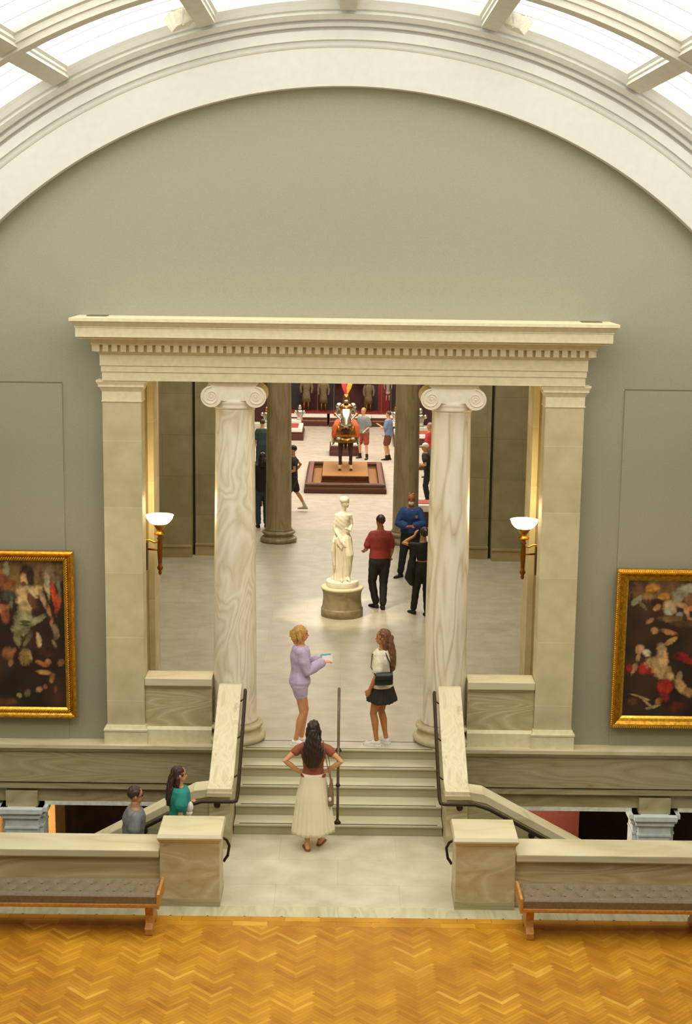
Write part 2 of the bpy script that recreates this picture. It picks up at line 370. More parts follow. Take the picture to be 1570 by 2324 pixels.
def long_rib(ang):
    mb = MB(); t = math.radians(ang)
    er = Vector((math.sin(t), 0, math.cos(t))); et = Vector((math.cos(t), 0, -math.sin(t)))
    c0 = Vector((0, 0, AZ))
    prof = [(-0.11, RU), (0.11, RU), (0.11, RU+0.06), (0.135, RU+0.07), (0.135, RU+0.12), (0.17, RU+0.14), (0.17, RG+0.06), (-0.17, RG+0.06), (-0.17, RU+0.14), (-0.135, RU+0.12), (-0.135, RU+0.07), (-0.11, RU+0.06)]
    a = [c0+et*p[0]+er*p[1]+Vector((0, 20.06, 0)) for p in prof]; b_ = [c0+et*p[0]+er*p[1]+Vector((0, -2.9, 0)) for p in prof]
    n = len(prof)
    mb.add(a+b_, [tuple(range(n)), tuple(reversed(range(n, 2*n)))]+[(j, n+j, n+(j+1) % n, (j+1) % n) for j in range(n)])
    return mb
for a in ribs_ang:
    tn += 1; struct(long_rib(a).build('trim_%d' % tn, M['rib']))
for y in bays[1:-1]:
    tn += 1
    struct(arch_ring([(RG+.06, y-.20), (RU+.14, y-.20), (RU+.12, y-.165), (RU+.05, y-.165), (RU+.04, y-.14), (RU-.03, y-.14), (RU-.03, y+.14), (RU+.04, y+.14), (RU+.05, y+.165), (RU+.12, y+.165), (RU+.14, y+.2), (RG+.06, y+.2)], M['rib'], 'trim_%d' % tn, -59, 59, 64))
# plaster haunches and side/back walls
for s in (-1, 1):
    mb = MB(); pts = [(7.9*math.sin(math.radians(a)), AZ+7.9*math.cos(math.radians(a))) for a in range(58, 91, 4)]
    vs_ = [(s*p[0], -3, p[1]) for p in pts]+[(s*p[0], 20.42, p[1]) for p in pts]; n = len(pts)
    mb.add(vs_, [(i, i+1, n+i+1, n+i) for i in range(n-1)], True); struct(mb.build('ceiling', M['plaster']))
    struct(MB().box(min(s*7.7, s*8.0), max(s*7.7, s*8.0), -3, 36, -4.3, 2.4).build('wall_left' if s < 0 else 'wall_right', M['wall']))
struct(MB().box(-8, 8, -3.3, -3.0, GF-.3, 10.3).build('wall_back', M['wall']))

# ------------------------------------------------------------------ spot housings hung on the ribs
def housing(loc, rz, label, s):
    t = thing('spotlight_housing', label, 'spotlight', loc, rz)
    mb = MB().frus(-.13, .13, -.12, .12, -.15, -.16, .16, -.15, .15, .03); mb.frus(-.16, .16, -.15, .15, .03, -.11, .11, -.10, .10, .16)
    b = mb.build('housing_box', plain('white_metal', 'd9d3bd', 0.5), t, bevel=0.01); b.rotation_euler = (math.radians(-14), s*math.radians(22), 0)
    MB().box(-.012, .012, -.15, -.12, -.14, .1).build('side_flap', M['plaster'], t)
    MB().tube([(0, 0, .1), (s*0.06, .05, .3)], .018, 8).build('hanger', M['bar'], t)
housing((-2.13, 19.6, 9.78), 0.5, 'white box spotlight housing under the skylight rib left of centre', -1)
housing((2.13, 19.6, 9.80), -0.5, 'white box spotlight housing under the skylight rib right of centre', 1)

# ------------------------------------------------------------------ portico: entablature
ent = thing('entablature', 'pale limestone entablature with dentils spanning the two marble columns', 'entablature', (0, 20.4, 5.13))
def E(mb, z0, z1, xa, ya, xb=None, yb=None):
    xb = xa if xb is None else xb; yb = ya if yb is None else yb
    mb.frus(-xa, xa, ya-20.4, 0.018, z0-5.13, -xb, xb, yb-20.4, 0.018, z1-5.13)
mb = MB(); E(mb, 5.13, 5.245, 3.25, 20.15); E(mb, 5.25, 5.33, 3.262, 20.135); E(mb, 5.335, 5.49, 3.274, 20.12)
E(mb, 5.245, 5.25, 3.24, 20.16); E(mb, 5.33, 5.335, 3.25, 20.145); mb.build('architrave', M['lime'], ent)
mb = MB(); E(mb, 5.49, 5.52, 3.29, 20.10, 3.31, 20.06); E(mb, 5.52, 5.62, 3.31, 20.06); E(mb, 5.62, 5.65, 3.37, 19.99); E(mb, 5.65, 5.71, 3.38, 19.98, 3.42, 19.9)
mb.build('bed_moulding', M['lime'], ent)
mb = MB(); nd = 57; pitch = 6.70/nd
dm = MB().box(-.036, .036, 19.995-20.4, 20.06-20.4, 5.53-5.13, 5.62-5.13).mesh('dentil'); dm.materials.append(M['lime'])
for k in range(nd):
    o = bpy.data.objects.new('dentil', dm); col.objects.link(o); o.parent = ent; o.location.x = -3.35+pitch*(k+.5)
for s in (-1, 1):
    for k in range(3): y = 20.03+k*pitch+.05; MB().box(min(s*3.31, s*3.365), max(s*3.31, s*3.365), y-.036-20.4, y+.036-20.4, 5.53-5.13, 5.62-5.13).build('dentil', M['lime'], ent)
mb = MB(); E(mb, 5.71, 5.74, 3.48, 19.76); E(mb, 5.74, 5.865, 3.52, 19.70); E(mb, 5.865, 5.885, 3.53, 19.69); E(mb, 5.885, 5.95, 3.53, 19.68, 3.575, 19.61); E(mb, 5.95, 5.99, 3.585, 19.60)
mb.build('cornice', M['lime'], ent)
for s in (-1, 1):
    MB().box(s*3.3-.13, s*3.3+.13, -.35, -.1, .86, .873).build('roof_plate', plain('dark_lead', '6a6450', 0.6), ent)

# pilasters
for s in (-1, 1):
    t = thing('pilaster', 'square limestone pilaster at the %s end of the entablature' % ('left' if s < 0 else 'right'), 'pilaster', (s*3.005, 20.45, 0))
    hw = .262
    MB().box(-hw, hw, -.2, .15, .27, 4.83).build('shaft', M['pil'], t)
    mb = MB().box(-.30, .30, -.25, .15, 0, .2); mb.frus(-.30, .30, -.25, .15, .2, -.275, .275, -.22, .15, .27); mb.box(-.31, .31, -.26, .15, .19, .215)
    mb.build('base', M['lime'], t)
    mb = MB().box(-.267, .267, -.205, .15, 4.83, 4.98); mb.box(-.275, .275, -.215, .15, 4.835, 4.85); mb.frus(-.27, .27, -.21, .15, 4.98, -.30, .30, -.25, .15, 5.04); mb.box(-.31, .31, -.26, .15, 5.04, 5.07); mb.frus(-.31, .31, -.26, .15, 5.07, -.335, .335, -.28, .15, 5.11); mb.box(-.335, .335, -.28, .15, 5.11, 5.13)
    mb.build('capital', M['lime'], t)
    # thick jamb behind, with inner pilaster
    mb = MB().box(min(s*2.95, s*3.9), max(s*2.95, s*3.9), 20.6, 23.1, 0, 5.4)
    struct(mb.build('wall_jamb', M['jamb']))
    struct(MB().box(min(s*2.86, s*2.95), max(s*2.86, s*2.95), 22.45, 23.1, 0, 5.2).build('trim_jamb', M['pil']))
    struct(MB().box(min(s*2.90, s*2.95), max(s*2.90, s*2.95), 20.6, 22.45, 0, 0.22).build('baseboard_jamb', M['lime']))
# soffit of the deep opening
struct(MB().box(-2.94, 2.94, 20.42, 23.1, 5.13, 5.14).build('ceiling', M['lime']))
struct(MB().box(-3.9, 3.9, 20.9, 22.9, 5.15, 5.6).build('ceiling', M['lime']))

# ionic column
def ionic(label, loc, shaft_mat, base_mat, cap_mat, kind, group=None, height=5.13):
    t = thing('ionic_column', label, 'column', loc, 0, group)
    prof = [(.40, 0), (.422, .015), (.436, .045), (.436, .07), (.422, .10), (.395, .115), (.385, .116), (.385, .128), (.365, .13), (.345, .145), (.34, .165), (.35, .185), (.372, .19), (.372, .20), (.385, .202), (.398, .22), (.398, .24), (.385, .258), (.35, .262), (.35, .275), (.325, .28), (.32, .30)]
    MB().lathe(prof, n=48).build('base', base_mat, t)
    sh = [(.33, .28), (.318, .31), (.305, .34)] + [(.305-.037*(k/12)**1.4, .34+(height-.34-.42)*k/12) for k in range(1, 13)] + [(.275, height-.41), (.275, height-.385)]
    MB().lathe(sh, n=48).build('shaft', shaft_mat, t)
    cap = MB(); z = height
    cap.lathe([(.275, z-.39), (.30, z-.375), (.31, z-.35), (.30, z-.33), (.315, z-.31), (.33, z-.25)], n=40)
    cap.frus(-.335, .335, -.33, .33, z-.035, -.345, .345, -.345, .345, z)          # abacus
    cap.frus(-.30, .30, -.30, .30, z-.07, -.325, .325, -.32, .32, z-.035)
    # cushion with saddle shape, running front to back over the volutes
    pts = []; nn = 24
    for k in range(nn+1):
        x = -.31+.62*k/nn; pts.append((x, z-.07-.0*abs(x)))
    for k in range(nn+1):
        x = .31-.62*k/nn; pts.append((x, z-.235-.035*(1-(x/.31)**2)))
    cap.prism(pts, 'Y', -.315, .315)
    cap.build('capital', cap_mat, t)
    for sx in (-1, 1):
        v = MB(); cx, cz = sx*.30, z-.205; R = .145
        rings = []
        for k in range(13):                                   # bolster, pinched in the middle
            y = -.325+.65*k/12; rr = R*(0.80+0.20*abs(2*k/12-1)**1.5)
            rings.append([(cx+rr*math.cos(a), y, cz+rr*math.sin(a)) for a in [2*PI*j/36 for j in range(36)]])
        v.loft(rings)
        vo = v.build('volute', cap_mat, t)
        for sy in (-1, 1):
            sp = MB(); P = []; Q = []
            for k in range(66):
                a = PI/2 - sx*sy*0 + (-sx)*2*PI*2.6*k/65; rr = (R-.012)*math.exp(-1.75*k/65)
                P.append((cx+rr*math.cos(a), sy*.328, cz+rr*math.sin(a))); Q.append(.013*math.exp(-1.0*k/65))
            sp.tube(P, Q, 8); sp.ell((cx, sy*.326, cz), .022, .014, .022)
            sp.build('scroll', cap_mat, vo)
    return t
ionic('left white marble ionic column with swirling veins at the top of the steps', (-1.49, 20.55, 0), M['column'], M['colbase'], M['capital'], 'f')
ionic('right white marble ionic column with diagonal streaks at the top of the steps', (1.49, 20.55, 0), M['column2'], M['colbase'], M['capital'], 'f')
ionic('left dark brown marble column at the far side of the rotunda', (-1.5, 34.9, 0), M['darkcol'], M['darkcol'], M['capital'], 'r', height=5.13)
ionic('right dark brown marble column at the far side of the rotunda', (1.5, 34.9, 0), M['darkcol'], M['darkcol'], M['capital'], 'r', height=5.13)

# low marble walls between pilaster and column
for s in (-1, 1):
    side = 'left' if s < 0 else 'right'
    t = thing('low_wall', 'low veined marble wall between the %s pilaster and its ionic column' % side, 'low wall', (s*2.27, 20.46, 0))
    MB().box(-.47, .47, -.14, .14, .22, .79).build('panel', M['marble'], t)
    mb = MB().box(-.47, .47, -.2, .18, 0, .2); mb.frus(-.47, .47, -.2, .18, .2, -.47, .47, -.15, .15, .235); mb.build('base', M['lime'], t)
    mb = MB().frus(-.47, .47, -.15, .15, .79, -.47, .47, -.18, .18, .84); mb.box(-.47, .47, -.2, .2, .84, .95); mb.build('coping', M['coping'], t, bevel=.008)

# ------------------------------------------------------------------ terrace wall under the portico
struct(MB().box(-1.69, 1.69, 20.2, 20.45, -.3, 0).build('floor', M['floor_rot']))
struct(MB().box(-4.2, 4.2, 20.43, 36.4, -.3, 0).build('floor', M['floor_rot']))
struct(MB().box(-8, -4.2, 23.1, 36.4, -.3, 0).build('floor', M['floor_rot'])); struct(MB().box(4.2, 8, 23.1, 36.4, -.3, 0).build('floor', M['floor_rot']))
for s in (-1, 1):
    def B(a, b_, y0, y1, z0, z1, mb=None):
        mb = mb or MB(); return mb.box(min(s*a, s*b_), max(s*a, s*b_), y0, y1, z0, z1)
    mb = B(1.70, 7.7, 20.13, 20.42, -.05, .001); B(1.70, 7.7, 20.16, 20.42, -.085, -.05, mb); B(1.70, 7.7, 20.19, 20.42, -.115, -.085, mb)
    struct(mb.build('trim_coping', M['coping']))
    mb = B(1.70, 7.7, 20.215, 20.7, -.575, -.115); struct(mb.build('wall_terrace', M['marble_grey']))
    mb = B(1.70, 7.7, 20.27, 20.7, -.60, -.575); B(1.70, 7.7, 20.235, 20.7, -.68, -.60, mb); B(1.70, 7.7, 20.29, 20.7, -.71, -.68, mb); B(1.70, 7.7, 20.32, 20.7, -.90, -.70, mb)
    struct(mb.build('trim_frieze', M['marble_grey']))
    mb = B(1.9, 4.19, 20.31, 20.5, -.955, -.90); B(4.85, 7.7, 20.31, 20.5, -.955, -.90, mb); struct(mb.build('trim_lintel', plain('lit_edge_lintel', 'eef0e2', 0.5)))  # pale colour stands in for light on the lintel edge
    # pale pier carrying the terrace
    t = thing('stone_pier', 'pale grey stone pier under the terrace wall, on the %s behind the parapet' % ('left' if s < 0 else 'right'), 'pier', (s*4.5, 20.42, -4.2))
    mb = MB(); h = 4.2
    mb.box(-.225, .225, -.235, .19, 0, h-1.26); mb.box(-.295, -.225, -.135, .19, 0, h-1.26); mb.box(.225, .295, -.135, .19, 0, h-1.26); mb.build('shaft', M['pier'], t)
    mb = MB()
    for (z0, z1, e0, e1) in ((-1.27, -1.24, .012, .012), (-1.24, -1.17, .0, .0), (-1.14, -1.10, .0, .035), (-1.10, -1.07, .04, .04), (-1.07, -1.02, .03, .06), (-1.02, -.955, .075, .075)):
        mb.frus(-.23-e0, .23+e0, -.24-e0, .2, h+z0, -.23-e1, .23+e1, -.24-e1, .2, h+z1)
        mb.frus(-.29-e0, -.2, -.14-e0, .2, h+z0, -.29-e1, -.2, -.14-e1, .2, h+z1); mb.frus(.2, .29+e0, -.14-e0, .2, h+z0, .2, .29+e1, -.14-e1, .2, h+z1)
    mb.box(-.228, .228, -.238, .19, h-1.18, h-1.13); mb.box(-.288, .288, -.135, .19, h-1.18, h-1.13)
    mb.build('capital', M['pier'], t)
    MB().box(-.225, .225, -.19, .2, h-.955, h-.725).build('block', M['marble_grey'], t)
# lower gallery behind the openings
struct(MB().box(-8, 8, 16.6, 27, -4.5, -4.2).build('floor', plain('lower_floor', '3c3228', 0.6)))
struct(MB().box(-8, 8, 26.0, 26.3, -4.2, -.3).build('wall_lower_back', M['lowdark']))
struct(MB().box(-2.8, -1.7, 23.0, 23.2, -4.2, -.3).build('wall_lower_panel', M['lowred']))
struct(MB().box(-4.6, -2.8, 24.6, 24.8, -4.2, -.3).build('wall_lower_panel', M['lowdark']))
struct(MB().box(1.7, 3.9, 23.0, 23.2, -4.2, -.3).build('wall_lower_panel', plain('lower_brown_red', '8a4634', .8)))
struct(MB().box(-4.85, -4.42, 22.2, 23.0, -4.2, -.3).build('wall_lower_pier', M['lowwarmlit']))
struct(MB().box(-5.8, -5.3, 22.2, 23.0, -4.2, -.3).build('wall_lower_pier', M['lowwarmlit']))
struct(MB().box(-1.7, 1.7, 20.3, 20.6, -4.2, -.3).build('wall_under_stair', M['marble_grey']))
rb = thing('red_banner', 'red panel hanging low on the brown wall below the terrace, right of the steps', 'banner', (2.95, 22.9, -1.35))
MB().box(-.32, .32, -.04, .04, -.09, .12).build('panel', M['redsign'], rb); MB().box(-.2, .2, -.03, .05, -.35, -.12).build('lower_panel', M['lowdark'], rb)
lw = bpy.data.lights.new('lower_gallery_light', 'POINT'); lw.energy = 60; lw.color = (1, .75, .45); lw.shadow_soft_size = .15
lo_ = bpy.data.objects.new('lower_gallery_light', lw); col.objects.link(lo_); lo_.location = (-5.05, 21.6, -1.9)
lw2 = bpy.data.lights.new('lower_gallery_light', 'POINT'); lw2.energy = 110; lw2.color = (1, .8, .6); lw2.shadow_soft_size = .2  # unseen lamp added to lift the dark openings
lo2 = bpy.data.objects.new('lower_gallery_light', lw2); col.objects.link(lo2); lo2.location = (2.6, 21.6, -1.6)

# ------------------------------------------------------------------ steps
st = thing('stone_stairs', 'five wide pale marble steps rising between the balustrades to the columns', 'stairs', (0, 19.4, GF))
SW = 1.385
GRIP = plain('dark_grip', '453e2c', .8)
ny = [20.10, 19.77, 19.44, 19.11, 18.80]
for i in range(5):
    z = -.15*i - GF; y = ny[i]-19.4; yb = (ny[i-1]-19.4+.05) if i else .80
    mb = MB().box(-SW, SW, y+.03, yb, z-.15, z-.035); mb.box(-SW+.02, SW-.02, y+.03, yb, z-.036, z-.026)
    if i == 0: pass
    so = mb.build('step', M['riser_shaded'], st, bevel=.004)
    MB().box(-SW, SW, y, yb, z-.03, z).build('tread', M['step'], so, bevel=.006)
    MB().box(-SW+.07, SW-.07, y+.018, y+.045, z-.001, z+.0012).build('grip_strip', GRIP, st)
# ------------------------------------------------------------------ flank walls beside the steps and descending balustrades
def flank(s):
    side = 'left' if s < 0 else 'right'
    t = thing('stair_balustrade', 'solid marble balustrade sloping down the %s side of the steps, then turning outward' % side, 'balustrade', (s*1.53, 18.45, GF))
    g = lambda y, z: (y-18.45, z-GF)
    # along the steps
    MB().prism([g(18.32, -.75), g(20.11, -.75), g(20.11, .80), g(20.10, .79), g(18.62, .0), g(18.32, .0)], 'X', -.135, .135).build('wall', M['marble'], t)
    cp = MB(); prof = [g(18.28, .01), g(18.28, .085), g(18.62, .085), g(20.16, .90), g(20.23, .90), g(20.23, .82), g(20.18, .82), g(18.64, .01)]
    cp.prism(prof, 'X', -.16, .16); cp.build('sloping_coping', M['flank'], t, bevel=.008)
    MB().box(-.165, .165, -.19, .02, -.02+.75, .03+.75).build('moulding', M['coping'], t)
    # descending outward above the side stair
    q = lambda X, z: (s*(X-1.53), z-GF)
    MB().prism([q(1.66, -.02), q(1.95, -.10), q(4.9, -1.72), q(4.9, -4.2), q(1.66, -4.2)], 'Y', -.11, .11).build('outer_wall', M['marble_grey'], t)
    MB().prism([q(1.60, .085), q(1.86, .05), q(4.9, -1.60), q(4.9, -1.72), q(1.90, -.08), q(1.60, -.02)], 'Y', -.16, .16).build('outer_coping', M['coping'], t, bevel=.008)
    MB().prism([q(1.60, -.0), q(1.92, -.07), q(4.9, -1.70), q(4.9, -1.76), q(1.92, -.13), q(1.60, -.05)], 'Y', -.135, .135).build('outer_moulding', M['marble_grey'], t)
    # handrail: a thing fixed to the balustrade
    h = thing('handrail', 'dark bronze handrail along the %s balustrade of the steps' % side, 'handrail', (s*1.53, 18.45, GF))
    X = lambda x: s*(x-1.53)
    pts = [(X(1.315), 1.60, .86+.75), (X(1.31), 1.55, .855+.75), (X(1.30), 0.10, .06+.75), (X(1.30), -.12, -.03+.75), (X(1.31), -.22, -.06+.75), (X(1.36), -.25, -.06+.75), (X(1.75), -.25, -.06+.75), (X(1.93), -.25, -.12+.75), (X(4.8), -.25, -1.68+.75)]
    MB().tube(pts, .024, 10).build('rail', M['iron'], h)
    for (yy, zz) in ((1.45, .80+.75), (.25, .14+.75), (.85, .47+.75)):
        MB().tube([(X(1.305), yy, zz), (X(1.36), yy, zz-.05), (X(1.40), yy, zz-.05)], .011, 8).build('bracket', M['iron'], h)
    for (xx, zz) in ((1.56, -.06+.75), (2.50, -.43+.75), (3.6, -1.03+.75)):
        b = MB(); b.tube([(X(xx), -.25, zz), (X(xx), -.22, zz-.08), (X(xx), -.13, zz-.085)], .012, 8); b.build('bracket', M['iron'], h)
        MB().tube([(X(xx), -.10, zz-.085), (X(xx), -.15, zz-.085)], .042, 16).build('wall_rosette', M['iron'], h)
for s in (-1, 1): flank(s)
# side stairs going down outward
for s in (-1, 1):
    t = thing('side_stairs', 'marble side stair descending to the %s behind the parapet' % ('left' if s < 0 else 'right'), 'stairs', (s*1.75, 17.7, GF))
    for i in range(11):
        MB().box(min(s*(.26*i), s*(.26*i+.28)), max(s*(.26*i), s*(.26*i+.28)), -.52, .52, -.15*(i+1)-.2, -.15*(i+1)).build('step', M['step'], t)
# ------------------------------------------------------------------ parapets and pedestals
for s in (-1, 1):
    side = 'left' if s < 0 else 'right'
    t = thing('parapet', 'low veined marble parapet behind the %s tufted bench' % side, 'parapet', (s*4.9, 16.87, GF))
    hw = 2.8
    MB().box(-hw, hw, -.18, .2, 0, .56).build('panel', M['marble'], t)
    mb = MB().frus(-hw, hw, -.18, .2, .56, -hw, hw, -.24, .24, .60); mb.box(-hw, hw, -.25, .25, .60, .69); mb.build('coping', M['coping'], t, bevel=.01)
    MB().box(-hw, hw, -.19, .2, 0, .06).build('base', M['marble_grey'], t)
    p = thing('parapet_pedestal', 'square marble pedestal ending the %s parapet beside the landing' % side, 'pedestal', (s*1.74, 16.88, GF))
    MB().box(-.35, .35, -.27, .28, .10, .80).build('body', marble('pedestal_marble_%s' % side, [(0.10, '88744a'), (0.22, 'b5a67c'), (0.6, 'c2b68f'), (0.88, 'd6cdb4')], 1.5, 5, .9, stretch=(.8, .8, 2.0), rot=(0, .2*s, 0)), p)
    mb = MB().frus(-.36, .36, -.28, .29, .80, -.375, .375, -.30, .31, .84); mb.frus(-.38, .38, -.31, .32, .84, -.38, .38, -.31, .32, .86); mb.frus(-.385, .385, -.315, .325, .86, -.37, .37, -.28, .30, .905)
    mb.build('coping', M['coping'], p, bevel=.006)
    MB().box(-.355, .355, -.275, .28, 0, .10).build('base', M['marble_grey'], p)
    h = thing('stair_handrail_end', 'dark iron handrail end curling behind the %s pedestal' % side, 'handrail', (s*1.34, 17.22, GF), scale=.85)
    MB().tube([(0, 0, .45), (-s*.02, .05, .58), (s*.02, .06, .66), (s*.07, .04, .70), (s*.2, .02, .66), (s*1.2, .02, .1)], .02, 10).build('rail', M['iron'], h)
    MB().tube([(0, 0, .45), (s*.03, .02, .40), (s*.06, -.01, .36)], .022, 8).build('scroll', M['iron'], h)

# centre rail on the steps
t = thing('centre_handrail', 'slim bronze handrail on two posts running down the middle of the steps', 'handrail', (-.01, 19.4, GF))
MB().tube([(0, .62, .75), (0, .62, 1.60), (0, .60, 1.66), (0, .55, 1.68), (0, -.48, 1.12), (0, -.53, 1.08), (0, -.53, 1.02), (0, -.53, .15)], .019, 10).build('rail', M['pole'], t)
MB().lathe([(.045, .15), (.045, .165), (.028, .185), (.022, .20)], (0, -.53, 0), 16).build('floor_flange', M['iron'], t)
MB().lathe([(.045, .75), (.045, .765), (.028, .785), (.022, .80)], (0, .62, 0), 16).build('floor_flange', M['iron'], t)
MB().lathe([(.022, .66), (.03, .67), (.03, .69), (.022, .70)], (0, -.53, 0), 16).build('collar', M['iron'], t)

# ------------------------------------------------------------------ benches
def bench(x0, x1, label):
    cx = (x0+x1)/2; L = x1-x0; t = thing('tufted_bench', label, 'bench', (cx, 16.07, GF)); h = L/2
    MB().box(-h+.02, h-.02, -.25, .25, .335, .385).build('seat_rail', M['orangewood'], t, bevel=.012)
    # tufted cushion: grid top with buttons
    nx, nyv = 110, 26; vs_ = []; fs = []; bx = .19; rows = (-.09, .09)
    def hgt(x, y):
        e = min((h-.05-abs(x))/.05, (.235-abs(y))/.05, 1.0); z = .50-.035*(1-max(0, e))**2
        for r_i, ry in enumerate(rows):
            k = round((x-(.095 if r_i else 0))/bx); bxx = k*bx+(.095 if r_i else 0)
            d2 = (x-bxx)**2+(y-ry)**2; z -= .026*math.exp(-d2/.0016)+.012*math.exp(-d2/.007)
        return z
    for i in range(nx+1):
        for j in range(nyv+1):
            x = -h+.05+(L-.1)*i/nx; y = -.235+.47*j/nyv; vs_.append((x, y, hgt(x, y)))
    for i in range(nx):
        for j in range(nyv): a = i*(nyv+1)+j; fs.append((a, a+nyv+1, a+nyv+2, a+1))
    mb = MB().add(vs_, fs, True)
    mb.box(-h+.045, h-.045, -.24, .24, .385, .468); mb.build('cushion', M['leather'], t)
    btm = MB().ell((0, 0, 0), .012, .012, .006, n=8, m=6).mesh('button'); btm.materials.append(M['leather'])
    for r_i, ry in enumerate(rows):
        k = -int(h/bx)
        while k*bx+(.095 if r_i else 0) < h-.1:
            x = k*bx+(.095 if r_i else 0); k += 1
            if x > -h+.1:
                o = bpy.data.objects.new('button', btm); col.objects.link(o); o.parent = t; o.location = (x, ry, .474)
    for s in (-1, 1):
        MB().prism([(-.26, .33), (.26, .33), (.24, .50), (-.24, .50)], 'X', min(s*(h-.045), s*(h-.012)), max(s*(h-.045), s*(h-.012))).build('end_board', M['orangewood'], t, bevel=.006)
        xl = s*(h-.14)
        lg = MB().prism([(-.24, 0), (-.12, 0), (-.10, .06), (.10, .06), (.12, 0), (.24, 0), (.24, .08), (.17, .12), (.15, .2), (.19, .335), (-.19, .335), (-.15, .2), (-.17, .12), (-.24, .08)], 'X', xl-.045, xl+.045)
        lg.build('leg', M['orangewood'], t, bevel=.01)
bench(-4.22, -1.99, 'left tufted grey-brown leather bench on orange wooden legs before the parapet')
bench(2.05, 4.26, 'right tufted grey-brown leather bench on orange wooden legs before the parapet')

# ------------------------------------------------------------------ wall sconces in the jambs
def sconce(s):
    t = thing('wall_sconce', 'brass torch sconce with glowing white bowl on the %s jamb' % ('left' if s < 0 else 'right'), 'lamp', (s*2.66, 21.5, 2.2))
    MB().lathe([(.02, .68), (.075, .70), (.14, .745), (.185, .80), (.20, .845), (.205, .85), (.192, .85), (.18, .846), (.02, .85)], n=40).build('bowl', M['lampglass'], t)
    MB().lathe([(.198, .835), (.21, .838), (.21, .845), (.198, .845)], n=40).build('bowl_rim', M['brass'], t)
    MB().lathe([(.02, .55), (.08, .565), (.085, .58), (.05, .60), (.045, .63), (.055, .65), (.09, .70), (.12, .735), (.10, .735), (.03, .70)], n=24).build('bowl_cup', M['brass'], t)
    st_ = [(.012, -.04), (.028, -.01), (.02, .02), (.04, .05), (.045, .07), (.028, .10), (.032, .2), (.038, .3), (.036, .42), (.028, .48), (.045, .50), (.03, .53), (.03, .56)]
    MB().lathe(st_, n=20).build('torch_stem', plain('reddish_brass', '8a5a24', .35, .9), t)
    MB().tube([(0, 0, .46), (s*.08, .01, .44), (s*.15, .02, .47), (s*.22, .02, .47), (s*.29, .02, .47)], .014, 10).build('upper_arm', M['brass'], t)
    MB().tube([(0, 0, .33), (-s*.03, .08, .31), (s*.06, .16, .30), (s*.29, .18, .31)], .014, 10).build('scroll_arm', M['brass'], t)
    MB().ell((s*.28, .02, .47), .012, .05, .05).build('wall_rosette', M['brass'], t)
    MB().box(min(s*.20, s*.29), max(s*.20, s*.29), .12, .22, .0, .42).build('back_plate', plain('dark_brass', '5c4322', .4, .8), t)
for s in (-1, 1):
    sconce(s)
    ll = bpy.data.lights.new('sconce_bulb', 'POINT'); ll.energy = 45; ll.color = (1, .72, .34); ll.shadow_soft_size = .12
    lo = bpy.data.objects.new('sconce_bulb', ll); col.objects.link(lo); lo.location = (s*2.66, 21.5, 3.2)

# ------------------------------------------------------------------ rotunda shell
for s in (-1, 1):
    side = 'left' if s < 0 else 'right'
    def B(a, b_, y0, y1, z0, z1, mb=None):
        mb = mb or MB(); return mb.box(min(s*a, s*b_), max(s*a, s*b_), y0, y1, z0, z1)
    struct(B(3.36, 7.6, 32.95, 33.5, 0, 6.5).build('wall_rotunda_%s' % side, M['rotwall']))
    struct(B(2.45, 3.30, 33.2, 36.0, 0, 6.5).build('wall_opening_%s' % side, M['rotwall']))
    mb = B(3.30, 3.36, 33.25, 33.5, 0, 6.5); struct(mb.build('trim_joint', M['casedark']))
    mb = B(3.36, 7.6, 32.88, 32.95, 0, .24); B(3.36, 7.6, 32.86, 32.95, .24, .28, mb); B(2.40, 3.30, 33.12, 33.2, 0, .24, mb); B(2.38, 3.30, 33.10, 33.2, .24, .28, mb)
    struct(mb.build('baseboard_%s' % side, M['jamb']))
    struct(B(7.5, 7.8, 23, 36, 0, 9).build('wall_rotunda_side_%s' % side, M['rotwall']))
    struct(B(3.9, 7.7, 22.9, 23.2, 0, 9).build('wall_rotunda_front_%s' % side, M['rotwall']))
struct(MB().box(-3.9, 3.9, 22.9, 23.15, 5.6, 9).build('wall_rotunda_front', M['rotwall']))
struct(MB().box(-7.7, 7.7, 34.4, 35.4, 5.13, 9).build('wall_rotunda_back', M['lime']))
cb = MB().box(-7.7, 7.7, 23, 25.0, 9.0, 9.3); cb.box(-7.7, 7.7, 31.6, 35.4, 9.0, 9.3); cb.box(-7.7, -2.8, 25, 31.6, 9, 9.3); cb.box(2.8, 7.7, 25, 31.6, 9, 9.3)
struct(cb.build('ceiling', M['plaster']))
struct(MB().box(-2.8, 2.8, 25.0, 31.6, 9.2, 9.25).build('window_60', M['glass_rot']))
mb = MB()
for k in range(1, 6): mb.box(-2.8, 2.8, 25+1.1*k-.03, 25+1.1*k+.03, 9.1, 9.2)
for k in range(1, 5): mb.box(-2.8+1.12*k-.03, -2.8+1.12*k+.03, 25, 31.6, 9.1, 9.2)
struct(mb.build('trim_60', M['rib']))
# ------------------------------------------------------------------ armour court shell
struct(MB().box(-9, 9, 36.4, 60, -.3, 0).build('floor', M['floor_court']))
for s in (-1, 1):
    struct(MB().box(min(s*9, s*9.3), max(s*9, s*9.3), 35.4, 60, 0, 8).build('wall_court_left' if s < 0 else 'wall_court_right', M['rotwall']))
    struct(MB().box(min(s*3.3, s*9), max(s*3.3, s*9), 35.5, 36.0, 0, 8).build('wall_court_front', M['rotwall']))
struct(MB().box(-9, 9, 60, 60.3, 0, 8).build('wall_court_back', M['rotwall']))
cb = MB().box(-9, 9, 35.4, 38, 8, 8.3); cb.box(-9, 9, 57, 60.3, 8, 8.3); cb.box(-9, -5.5, 38, 57, 8, 8.3); cb.box(5.5, 9, 38, 57, 8, 8.3); struct(cb.build('ceiling', M['plaster']))
struct(MB().box(-5.5, 5.5, 38, 57, 8.2, 8.25).build('window_61', M['glass_court']))
